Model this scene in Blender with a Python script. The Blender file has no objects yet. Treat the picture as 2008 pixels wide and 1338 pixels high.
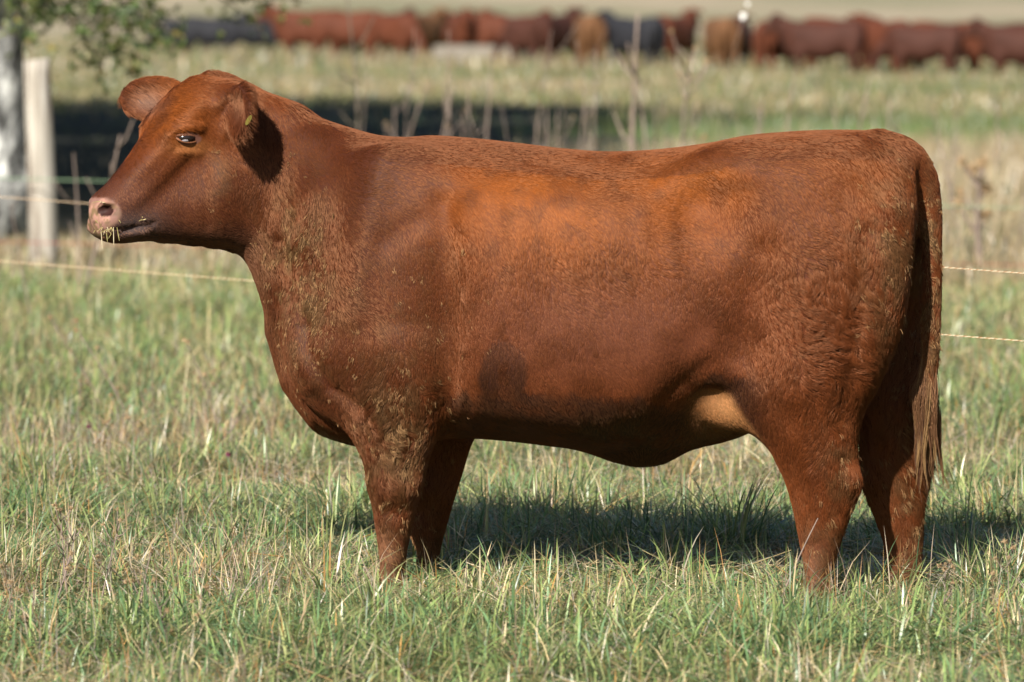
import bpy, math, random
import numpy as np
from mathutils import Vector
R = math.radians
rng = np.random.default_rng(7)
random.seed(7)
S = bpy.context.scene
COL = S.collection

# ------------------------------------------------------------------ camera, sky, sun, exposure
CAM_H, FPX, HOR, CX, D0 = 1.56, 2008 * 200 / 36.0, 5.0, 1004.0, 15.0
PXM = D0 / FPX                                   # metres per reference unit at the heifer
cam_d = bpy.data.cameras.new('camera'); cam = bpy.data.objects.new('camera', cam_d); COL.objects.link(cam)
cam_d.lens, cam_d.sensor_width, cam_d.clip_start, cam_d.clip_end = 200, 36, 0.5, 3000
cam.location = (0, 0, CAM_H)
cam.rotation_euler = (R(90) - math.atan((669 - HOR) / FPX), 0, 0)
cam_d.dof.use_dof = True; cam_d.dof.focus_distance = 15.0; cam_d.dof.aperture_fstop = 5.0
S.camera = cam

SUN_AZ, SUN_EL = R(23), R(36)                    # the sun stands behind the camera, to its left
W = bpy.data.worlds.new('World'); S.world = W; W.use_nodes = True
nt = W.node_tree; nt.nodes.clear()
sky = nt.nodes.new('ShaderNodeTexSky'); sky.sky_type = 'NISHITA'; sky.sun_disc = False
sky.sun_elevation = SUN_EL; sky.sun_rotation = R(180) + SUN_AZ
bg = nt.nodes.new('ShaderNodeBackground'); bg.inputs[1].default_value = 0.05
wo = nt.nodes.new('ShaderNodeOutputWorld')
nt.links.new(sky.outputs[0], bg.inputs[0]); nt.links.new(bg.outputs[0], wo.inputs[0])
sd = bpy.data.lights.new('sun', 'SUN'); sd.energy = 5.0; sd.angle = R(0.53); sd.color = (1.0, 0.955, 0.885)
sun = bpy.data.objects.new('sun', sd); COL.objects.link(sun)
to_sun = Vector((-math.sin(SUN_AZ) * math.cos(SUN_EL), -math.cos(SUN_AZ) * math.cos(SUN_EL), math.sin(SUN_EL)))
sun.rotation_euler = (-to_sun).to_track_quat('-Z', 'Y').to_euler()
sun.location = (-6, -6, 9)
vs = S.view_settings
vs.view_transform = 'Standard'; vs.look = 'None'; vs.gamma = 1; vs.exposure = 1.15; vs.use_curve_mapping = False
S.cycles.use_denoising = True
S.cycles.max_bounces = 6; S.cycles.diffuse_bounces = 3; S.cycles.transparent_max_bounces = 8

# ------------------------------------------------------------------ helpers
def at(px, py, Y):
    """world point at depth Y that stands at px, py of the reference frame"""
    return Vector(((px - CX) / FPX * Y, Y, CAM_H - (py - HOR) / FPX * Y))
def tag(o, label=None, cat=None, group=None, kind=None):
    for k, v in (('label', label), ('category', cat), ('group', group), ('kind', kind)):
        if v: o[k] = v
    return o
def mesh_obj(name, verts, faces, mat, parent=None, smooth=False, cols=None):
    me = bpy.data.meshes.new(name)
    me.from_pydata([tuple(v) for v in verts], [], [tuple(f) for f in faces])
    finish(me, mat, smooth, cols)
    return link(name, me, parent)
def np_mesh(name, verts, loops, sizes, mat, smooth=False, cols=None):
    me = bpy.data.meshes.new(name)
    verts = np.asarray(verts, np.float32); loops = np.asarray(loops, np.int32); sizes = np.asarray(sizes, np.int32)
    me.vertices.add(len(verts)); me.vertices.foreach_set('co', verts.ravel())
    me.loops.add(len(loops)); me.loops.foreach_set('vertex_index', loops)
    me.polygons.add(len(sizes))
    st = np.zeros(len(sizes), np.int32); st[1:] = np.cumsum(sizes)[:-1]
    me.polygons.foreach_set('loop_start', st)
    me.update(calc_edges=True)
    finish(me, mat, smooth, cols)
    return me
def finish(me, mat, smooth, cols):
    if mat: me.materials.append(mat)
    if smooth: me.polygons.foreach_set('use_smooth', np.ones(len(me.polygons), bool))
    if cols is not None:
        a = me.color_attributes.new('tint', 'FLOAT_COLOR', 'POINT')
        c = np.ones((len(me.vertices), 4), np.float32); c[:, :3] = cols
        a.data.foreach_set('color', c.ravel())
    me.update()
def link(name, data, parent=None):
    o = bpy.data.objects.new(name, data); COL.objects.link(o)
    if parent is not None: o.parent = parent
    return o
def empty(name, loc=(0, 0, 0)):
    o = bpy.data.objects.new(name, None); COL.objects.link(o); o.location = loc
    o.empty_display_size = 0.1
    return o
def hash3(ix, iy, iz, seed):
    n = (ix.astype(np.int64) * 73856093) ^ (iy.astype(np.int64) * 19349663) ^ (iz.astype(np.int64) * 83492791) ^ (seed * 2654435761)
    n = (n ^ (n >> 13)) * 1274126177
    n = n & 0x7fffffff
    n = (n ^ (n >> 16)) & 0xffffff
    return n / float(0xffffff)
def noise(p, scale=1.0, seed=0, octaves=1):
    """value noise in 0..1 at points p (n, 2 or 3)"""
    p = np.asarray(p, np.float64) * scale
    if p.shape[1] == 2: p = np.c_[p, np.zeros(len(p))]
    tot = np.zeros(len(p)); amp = 1.0; s = 0.0
    for o in range(octaves):
        i = np.floor(p).astype(np.int64); f = p - i; f = f * f * (3 - 2 * f)
        r = np.zeros(len(p))
        for dx in (0, 1):
            wx = f[:, 0] if dx else 1 - f[:, 0]
            for dy in (0, 1):
                wy = f[:, 1] if dy else 1 - f[:, 1]
                for dz in (0, 1):
                    wz = f[:, 2] if dz else 1 - f[:, 2]
                    r += wx * wy * wz * hash3(i[:, 0] + dx, i[:, 1] + dy, i[:, 2] + dz, seed + o * 17)
        tot += amp * r; s += amp; amp *= 0.5; p = p * 2.03 + 11.7
    return tot / s
def sstep(a, b, x):
    t = np.clip((x - a) / (b - a), 0, 1); return t * t * (3 - 2 * t)
def tube(path, radii, sides=6, caps=True):
    """verts, faces of a tapered tube along a list of points"""
    path = [Vector(p) for p in path]; V = []; F = []
    up = None
    for i, p in enumerate(path):
        d = (path[min(i + 1, len(path) - 1)] - path[max(i - 1, 0)]).normalized()
        if up is None: up = Vector((1, 0, 0)) if abs(d.x) < 0.8 else Vector((0, 1, 0))
        a = d.cross(up)
        if a.length < 1e-5: a = d.orthogonal()
        a.normalize(); b = d.cross(a).normalized(); up = b.cross(d)
        for k in range(sides):
            t = 2 * math.pi * k / sides
            V.append(p + (a * math.cos(t) + b * math.sin(t)) * radii[i])
    n = len(path)
    for i in range(n - 1):
        for k in range(sides):
            k2 = (k + 1) % sides
            F.append((i * sides + k, i * sides + k2, (i + 1) * sides + k2, (i + 1) * sides + k))
    if caps:
        F.append(tuple(range(sides - 1, -1, -1))); F.append(tuple((n - 1) * sides + k for k in range(sides)))
    return V, F
def join(parts):
    V = []; F = []
    for v, f in parts:
        o = len(V); V += list(v); F += [tuple(i + o for i in q) for q in f]
    return V, F

# ------------------------------------------------------------------ materials
def new_mat(name):
    m = bpy.data.materials.new(name); m.use_nodes = True
    return m, m.node_tree, m.node_tree.nodes['Principled BSDF']
def simple(name, col, rough=0.7, spec=0.3, noise_amt=0.25, noise_scale=30, bump=0.0):
    m, t, b = new_mat(name)
    n = t.nodes.new('ShaderNodeTexNoise'); n.inputs['Scale'].default_value = noise_scale; n.inputs['Detail'].default_value = 4
    tc = t.nodes.new('ShaderNodeTexCoord'); t.links.new(tc.outputs['Object'], n.inputs['Vector'])
    mx = t.nodes.new('ShaderNodeMix'); mx.data_type = 'RGBA'
    mx.inputs[6].default_value = (*[c * (1 - noise_amt) for c in col], 1); mx.inputs[7].default_value = (*[min(1, c * (1 + noise_amt)) for c in col], 1)
    t.links.new(n.outputs['Fac'], mx.inputs[0]); t.links.new(mx.outputs[2], b.inputs['Base Color'])
    b.inputs['Roughness'].default_value = rough; b.inputs['Specular IOR Level'].default_value = spec
    if bump:
        bp = t.nodes.new('ShaderNodeBump'); bp.inputs['Strength'].default_value = bump; bp.inputs['Distance'].default_value = 0.01
        t.links.new(n.outputs['Fac'], bp.inputs['Height']); t.links.new(bp.outputs[0], b.inputs['Normal'])
    return m
def tinted(name, rough=0.6, spec=0.3, translucent=0.0, gain=1.0):
    """a material whose colour is each piece's own pigment"""
    m, t, b = new_mat(name)
    a = t.nodes.new('ShaderNodeAttribute'); a.attribute_name = 'tint'
    t.links.new(a.outputs['Color'], b.inputs['Base Color'])
    b.inputs['Roughness'].default_value = rough; b.inputs['Specular IOR Level'].default_value = spec
    if translucent:
        tr = t.nodes.new('ShaderNodeBsdfTranslucent'); t.links.new(a.outputs['Color'], tr.inputs['Color'])
        mx = t.nodes.new('ShaderNodeMixShader'); mx.inputs[0].default_value = translucent
        out = t.nodes['Material Output']
        t.links.new(b.outputs[0], mx.inputs[1]); t.links.new(tr.outputs[0], mx.inputs[2]); t.links.new(mx.outputs[0], out.inputs[0])
    return m

N_FUR, N_CLUMP = 480000, 42000
# ------------------------------------------------------------------ the ground
def shade_zone(x, y):
    """1 inside the tree shade painted on the ground at the left, 0 outside"""
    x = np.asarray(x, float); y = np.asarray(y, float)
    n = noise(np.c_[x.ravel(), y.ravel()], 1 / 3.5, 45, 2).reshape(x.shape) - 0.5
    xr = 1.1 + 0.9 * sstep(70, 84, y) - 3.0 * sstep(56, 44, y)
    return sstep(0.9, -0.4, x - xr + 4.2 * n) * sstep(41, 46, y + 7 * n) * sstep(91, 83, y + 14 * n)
def ground_z(x, y):
    x = np.asarray(x, float); y = np.asarray(y, float)
    z = 0.045 * (y - 235) * sstep(215, 330, y)
    z = z + 0.10 * (noise(np.c_[x.ravel(), y.ravel()], 1 / 9, 41, 2).reshape(x.shape) - 0.5) * sstep(24, 40, y)
    return z
def ground_sheet():
    ys = np.concatenate([np.linspace(4, 36, 40), np.linspace(36, 95, 130)[1:], 95 * (900 / 95) ** np.linspace(0, 1, 60)[1:]])
    ss = np.sign(np.linspace(-1, 1, 181)) * np.abs(np.linspace(-1, 1, 181)) ** 1.7
    X = ss[None, :] * (14 + 0.55 * ys[:, None]); Y = np.repeat(ys[:, None], 181, 1)
    Z = ground_z(X, Y)
    V = np.stack([X, Y, Z], -1).reshape(-1, 3)
    i = np.arange(len(ys) - 1)[:, None] * 181 + np.arange(180)[None, :]
    F = np.stack([i, i + 1, i + 182, i + 181], -1).reshape(-1, 4)
    shade_mask = shade_zone(X, Y).reshape(-1)
    m, t, b = new_mat('pasture_ground')
    N, L = t.nodes, t.links
    g = N.new('ShaderNodeNewGeometry'); sp = N.new('ShaderNodeSeparateXYZ'); L.new(g.outputs['Position'], sp.inputs[0])
    n1 = N.new('ShaderNodeTexNoise'); n1.inputs['Scale'].default_value = 0.35; n1.inputs['Detail'].default_value = 6; L.new(g.outputs['Position'], n1.inputs['Vector'])
    n2 = N.new('ShaderNodeTexNoise'); n2.inputs['Scale'].default_value = 3.1; n2.inputs['Detail'].default_value = 8; n2.inputs['Roughness'].default_value = 0.7; L.new(g.outputs['Position'], n2.inputs['Vector'])
    mul = N.new('ShaderNodeMath'); mul.operation = 'MULTIPLY_ADD'; mul.inputs[1].default_value = 7.0; mul.inputs[2].default_value = -3.5; L.new(n1.outputs['Fac'], mul.inputs[0])
    ad = N.new('ShaderNodeMath'); ad.operation = 'ADD'; L.new(sp.outputs['Y'], ad.inputs[0]); L.new(mul.outputs[0], ad.inputs[1])
    dv = N.new('ShaderNodeMath'); dv.operation = 'DIVIDE'; dv.inputs[1].default_value = 260.0; L.new(ad.outputs[0], dv.inputs[0])
    cr = N.new('ShaderNodeValToRGB'); L.new(dv.outputs[0], cr.inputs[0])
    stops = [(12, (0.085, 0.075, 0.040)), (26, (0.11, 0.10, 0.05)), (30, (0.27, 0.23, 0.13)), (39, (0.30, 0.25, 0.15)), (40.5, (0.13, 0.10, 0.075)), (44, (0.15, 0.115, 0.085)), (46, (0.26, 0.195, 0.13)), (59, (0.27, 0.205, 0.135)), (62, (0.12, 0.20, 0.05)), (71, (0.16, 0.22, 0.07)), (78, (0.165, 0.155, 0.075)), (150, (0.175, 0.158, 0.078)), (195, (0.20, 0.172, 0.10)), (215, (0.235, 0.20, 0.15)), (250, (0.235, 0.20, 0.155))]
    e = cr.color_ramp.elements
    while len(e) > 1: e.remove(e[0])
    e[0].position = stops[0][0] / 260; e[0].color = (*stops[0][1], 1)
    for p, c in stops[1:]:
        k = e.new(p / 260); k.color = (*c, 1)
    hs = N.new('ShaderNodeMix'); hs.data_type = 'RGBA'; hs.blend_type = 'MULTIPLY'; hs.inputs[0].default_value = 1
    c2 = N.new('ShaderNodeValToRGB'); L.new(n2.outputs['Fac'], c2.inputs[0])
    c2.color_ramp.elements[0].position = 0.3; c2.color_ramp.elements[0].color = (0.62, 0.68, 0.58, 1); c2.color_ramp.elements[1].position = 0.7; c2.color_ramp.elements[1].color = (1.25, 1.2, 1.2, 1)
    n3 = N.new('ShaderNodeTexNoise'); n3.inputs['Scale'].default_value = 0.07; n3.inputs['Detail'].default_value = 4; L.new(g.outputs['Position'], n3.inputs['Vector'])
    c3 = N.new('ShaderNodeValToRGB'); L.new(n3.outputs['Fac'], c3.inputs[0]); c3.color_ramp.elements[0].position = 0.35; c3.color_ramp.elements[0].color = (0.72, 0.80, 0.66, 1); c3.color_ramp.elements[1].position = 0.66; c3.color_ramp.elements[1].color = (1.22, 1.16, 1.12, 1)
    h3 = N.new('ShaderNodeMix'); h3.data_type = 'RGBA'; h3.blend_type = 'MULTIPLY'; h3.inputs[0].default_value = 1; L.new(cr.outputs[0], h3.inputs[6]); L.new(c3.outputs[0], h3.inputs[7])
    L.new(h3.outputs[2], hs.inputs[6]); L.new(c2.outputs[0], hs.inputs[7]); 
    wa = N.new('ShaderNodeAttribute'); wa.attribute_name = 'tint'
    shade_mix = N.new('ShaderNodeMix'); shade_mix.data_type = 'RGBA'; shade_mix.inputs[7].default_value = (0.032, 0.033, 0.026, 1)  # tree shade painted dark into the ground colour
    L.new(wa.outputs['Fac'], shade_mix.inputs[0]); L.new(hs.outputs[2], shade_mix.inputs[6]); L.new(shade_mix.outputs[2], b.inputs['Base Color'])
    b.inputs['Roughness'].default_value = 0.95; b.inputs['Specular IOR Level'].default_value = 0.05
    bp = N.new('ShaderNodeBump'); bp.inputs['Strength'].default_value = 0.6; bp.inputs['Distance'].default_value = 0.05; L.new(n2.outputs['Fac'], bp.inputs['Height']); L.new(bp.outputs[0], b.inputs['Normal'])
    me = np_mesh('ground', V, F.ravel(), np.full(len(F), 4), m, True, np.repeat(shade_mask[:, None], 3, 1))
    return tag(link('ground', me), kind='structure')
ground_sheet()

# ------------------------------------------------------------------ animals: signed distance fields turned into one skin
def smin(a, b, k):
    h = np.maximum(k - np.abs(a - b), 0) / k
    return np.minimum(a, b) - h * h * k * 0.25
def smax(a, b, k): return -smin(-a, -b, k)
def tab(x, pts):
    xs, ys = zip(*pts); return np.interp(x, xs, ys).astype(np.float32)
def tabs(x, pts):
    """table look-up smoothed to a Catmull-Rom curve"""
    xs = np.array([p[0] for p in pts], float); ys = np.array([p[1] for p in pts], float)
    m = np.gradient(ys, xs)
    x = np.clip(x, xs[0], xs[-1]); i = np.clip(np.searchsorted(xs, x) - 1, 0, len(xs) - 2)
    h = xs[i + 1] - xs[i]; t = (x - xs[i]) / h
    return ((2*t**3 - 3*t**2 + 1) * ys[i] + (t**3 - 2*t**2 + t) * h * m[i] + (-2*t**3 + 3*t**2) * ys[i + 1] + (t**3 - t**2) * h * m[i + 1]).astype(np.float32)
def surface_nets(F, org, h, smooth=2):
    ins = F < 0
    nx, ny, nz = F.shape
    c = np.zeros((nx - 1, ny - 1, nz - 1), np.uint8)
    corners = [(a, b, d) for a in (0, 1) for b in (0, 1) for d in (0, 1)]
    for a, b, d in corners: c += ins[a:nx - 1 + a, b:ny - 1 + b, d:nz - 1 + d]
    mask = (c > 0) & (c < 8)
    idx = np.full(mask.shape, -1, np.int32); I = np.argwhere(mask); idx[mask] = np.arange(len(I))
    acc = np.zeros((len(I), 3)); cnt = np.zeros(len(I))
    for a in corners:
        for ax in range(3):
            if a[ax]: continue
            b = list(a); b[ax] = 1
            fa = F[I[:, 0] + a[0], I[:, 1] + a[1], I[:, 2] + a[2]]; fb = F[I[:, 0] + b[0], I[:, 1] + b[1], I[:, 2] + b[2]]
            cr = (fa < 0) != (fb < 0)
            t = np.where(cr, fa / np.where(cr, fa - fb, 1), 0)
            p = np.tile(np.array(a, float), (len(I), 1)); p[:, ax] += t
            acc += p * cr[:, None]; cnt += cr
    V = I + acc / cnt[:, None]
    quads = []
    for ax in range(3):
        s0 = [slice(None)] * 3; s1 = [slice(None)] * 3; s0[ax] = slice(0, -1); s1[ax] = slice(1, None)
        A = ins[tuple(s0)]; B = ins[tuple(s1)]
        for flip in (0, 1):
            E = np.argwhere((A & ~B) if not flip else (~A & B))
            o1, o2 = [k for k in range(3) if k != ax]
            E = E[(E[:, o1] > 0) & (E[:, o2] > 0)]
            def g(d1, d2):
                q = E.copy(); q[:, o1] -= d1; q[:, o2] -= d2
                ok = np.minimum(q, np.array(idx.shape) - 1); return idx[ok[:, 0], ok[:, 1], ok[:, 2]]
            q = np.stack([g(1, 1), g(0, 1), g(0, 0), g(1, 0)], 1)
            if flip ^ (ax == 1): q = q[:, ::-1]
            quads.append(q[(q >= 0).all(1)])
    Q = np.concatenate(quads)
    for _ in range(smooth):
        acc = np.zeros_like(V); n = np.zeros(len(V))
        for k in range(4):
            a, b = Q[:, k], Q[:, (k + 1) % 4]
            for q in range(3):
                acc[:, q] += np.bincount(a, V[b, q], len(V)) + np.bincount(b, V[a, q], len(V))
            n += np.bincount(a, minlength=len(V)) + np.bincount(b, minlength=len(V))
        V = 0.45 * V + 0.55 * acc / n[:, None]
    return V * h + np.array(org), Q

class Field:
    """a block of space in reference units: P to the right, Q down, D away from the camera"""
    def __init__(s, lo, hi, h):
        s.h = h; s.lo = np.array(lo, float)
        s.ax = [np.arange(lo[k], hi[k], h).astype(np.float32) for k in range(3)]
        s.F = np.full([len(a) for a in s.ax], 90.0, np.float32)
    def box(s, lo, hi):
        sl = []
        for k in range(3):
            a = s.ax[k]; i0 = int(np.searchsorted(a, lo[k])); i1 = int(np.searchsorted(a, hi[k]))
            sl.append(slice(max(i0, 0), max(i1, i0 + 1)))
        g = [s.ax[k][sl[k]] for k in range(3)]
        return tuple(sl), g[0][:, None, None], g[1][None, :, None], g[2][None, None, :]
    def add(s, lo, hi, fn, k=20, sub=False):
        sl, P, Q, D = s.box(lo, hi)
        f = fn(P, Q, D).astype(np.float32)
        s.F[sl] = smax(s.F[sl], -f, k) if sub else smin(s.F[sl], f, k)
    def ell(s, frame, c, r, k=20, sub=False, axes=None):
        """ellipsoid in a frame's own x, q, y; axes = rows of its orientation"""
        m = max(r) * (1 + 1.05 * k / min(r)) + 10
        cp = frame.fwd(*c)
        A = np.eye(3) if axes is None else np.array([np.array(a, float) / np.linalg.norm(a) for a in axes])
        def fn(P, Q, D):
            x, y = frame.inv(P, D)
            u = x - c[0], Q - c[1], y - c[2]
            g = 0
            for i in range(3):
                g = g + ((u[0] * A[i][0] + u[1] * A[i][1] + u[2] * A[i][2]) / r[i]) ** 2
            g = np.sqrt(g)
            return (g - 1) * min(r)
        s.add([cp[0] - m, cp[1] - m, cp[2] - m], [cp[0] + m, cp[1] + m, cp[2] + m], fn, k, sub)
    def cone(s, frame, pts, k=20, ysc=1.0, sub=False):
        """chain of round cones; pts = (x, q, y, radius)"""
        fp = np.array([frame.fwd(*p[:3]) for p in pts]); m = max(p[3] for p in pts) + k * max(1, 1 / ysc) + 8
        def fn(P, Q, D):
            x, y = frame.inv(P, D); out = None
            for a, b in zip(pts[:-1], pts[1:]):
                v = np.array(b[:3], float) - np.array(a[:3], float); L = (v ** 2).sum()
                ux, uq, uy = x - a[0], Q - a[1], y - a[2]
                t = np.clip((ux * v[0] + uq * v[1] + uy * v[2]) / L, 0, 1)
                d = np.sqrt((ux - t * v[0]) ** 2 + (uq - t * v[1]) ** 2 + ((uy - t * v[2]) / ysc) ** 2) - (a[3] + (b[3] - a[3]) * t)
                out = d if out is None else np.minimum(out, d)
            return out
        s.add(fp.min(0) - m, fp.max(0) + m, fn, k, sub)
    def leg(s, frame, st, k=30):
        """st = (q, x_front, x_back, y_centre, y_half): stacked level slices"""
        q0, q1 = st[0][0], st[-1][0]
        xs = [p[1] for p in st] + [p[2] for p in st]; ym = max(abs(p[3]) + p[4] for p in st)
        def fn(P, Q, D):
            x, y = frame.inv(P, D)
            f_, b_, c_, h_ = (tabs(Q, [(p[0], p[j]) for p in st]) for j in (1, 2, 3, 4))
            xc = (f_ + b_) / 2; a = np.maximum((b_ - f_) / 2, 4)
            g = np.sqrt(((x - xc) / a) ** 2 + ((y - c_) / h_) ** 2)
            f = (g - 1) * np.minimum(a, h_)
            return np.maximum(f, np.maximum(q0 - Q, Q - q1))
        c = (min(xs) + max(xs)) / 2
        pts = [frame.fwd(x, 0, y) for x in (min(xs), max(xs)) for y in (min(p[3] - p[4] for p in st), max(p[3] + p[4] for p in st))]
        s.add([min(p[0] for p in pts) - 75, q0 - 60, min(p[2] for p in pts) - 75], [max(p[0] for p in pts) + 75, q1 + 12, max(p[2] for p in pts) + 75], fn, k)
    def skin(s, smooth=2):
        return surface_nets(s.F, s.lo, s.h, smooth)
class Frame:
    """upright frame turned about the vertical: P = x + y*T, D = d0 + y - (x - x0)*T"""
    def __init__(s, T, x0, d0=0.0): s.T, s.x0, s.d0 = T, x0, d0
    def inv(s, P, D):
        y = (D - s.d0 + (P - s.x0) * s.T) / (1 + s.T ** 2)
        return P - y * s.T, y
    def fwd(s, x, q, y): return np.array((x + y * s.T, q, s.d0 + y - (x - s.x0) * s.T), float)

# ------------------------------------------------------------------ the red heifer
TOP = [(430,160),(470,172),(500,185),(560,208),(620,229),(680,249),(740,265),(790,269),(850,266),(900,269),(1000,279),(1100,291),(1180,297),(1250,296),(1330,289),(1400,279),(1460,267),(1540,259),(1640,255),(1700,257),(1740,264),(1780,282),(1805,302),(1825,335),(1840,380)]
BOT = [(430,430),(460,462),(485,512),(510,572),(525,622),(545,690),(570,752),(600,800),(640,838),(690,860),(760,862),(850,860),(920,860),(1000,866),(1100,878),(1180,886),(1250,880),(1320,868),(1380,828),(1440,800),(1500,790),(1600,770),(1680,720),(1740,650),(1780,560),(1806,470),(1840,400)]
WID = [(430,56),(470,66),(520,82),(580,112),(650,152),(720,182),(800,200),(900,220),(1000,238),(1120,250),(1250,250),(1380,236),(1470,222),(1560,214),(1640,202),(1700,180),(1750,148),(1790,105),(1815,70),(1840,30)]
ASY = [(430,-0.05),(520,-0.16),(620,-0.12),(720,-0.04),(850,0.0),(1000,0.08),(1250,0.10),(1450,0.06),(1600,0.0),(1840,0.0)]
HEAD = [(180,401),(185,388),(207,366),(230,338),(257,304),(282,268),(297,238),(320,202),(348,170),(378,150),(402,146),(436,160),(470,190),(500,300),(512,400),(490,470),(450,486),(400,483),(350,478),(300,473),(255,470),(228,467),(214,456),(196,448),(184,432)]
HWID = [(190,415,50),(215,420,50),(225,455,36),(250,370,46),(270,440,46),(300,310,60),(320,400,58),(330,460,44),(345,250,84),(340,275,86),(380,200,84),(390,300,80),(420,400,72),(410,160,62),(430,465,50),(470,300,74),(480,420,66)]

def poly_dist(x, q, poly):
    d2 = np.full(np.broadcast(x, q).shape, 1e9, np.float32); ins = np.zeros(d2.shape, bool)
    n = len(poly)
    for i in range(n):
        (ax, aq), (bx, bq) = poly[i], poly[(i + 1) % n]
        ex, eq = bx - ax, bq - aq
        t = np.clip(((x - ax) * ex + (q - aq) * eq) / (ex * ex + eq * eq), 0, 1)
        d2 = np.minimum(d2, (x - ax - t * ex) ** 2 + (q - aq - t * eq) ** 2)
        if eq != 0:
            cond = ((aq <= q) & (bq > q)) | ((bq <= q) & (aq > q))
            ins ^= cond & (x < ax + (q - aq) / eq * ex)
    d = np.sqrt(d2); return np.where(ins, -d, d)

def smooth_path(p, n=26):
    p = np.array(p, float); s = np.r_[0, np.cumsum(np.linalg.norm(np.diff(p[:, :3], axis=0), axis=1))]; t = np.linspace(0, s[-1], n)
    return [tuple(r) for r in np.stack([tabs(t, list(zip(s, p[:, k]))) for k in range(p.shape[1])], 1)]
def torso_fn(fr, top, bot, wid, asy, p=2.35, x0=430, x1=1806):
    def fn(P, Q, D):
        x, y = fr.inv(P, D)
        t = tabs(x, top); b = tabs(x, bot); w = tabs(x, wid); a = tabs(x, asy)
        c = (t + b) / 2; H = np.maximum((b - t) / 2, 8)
        v = (Q - c) / H
        ww = w * (1 + a * np.clip(v, -1.2, 1.2))
        g = (np.abs(y / ww) ** p + np.abs(v) ** p) ** (1 / p)
        f = (g - 1) * np.minimum(w, H) * 0.9
        return np.maximum(f, np.maximum(x0 - x, x - x1))
    return fn

FB = Frame(0.24, CX)
FH = Frame(-0.42, 460, 122)
NB = 31      # a near-side feature seen at P stands at local x = P + NB

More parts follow.
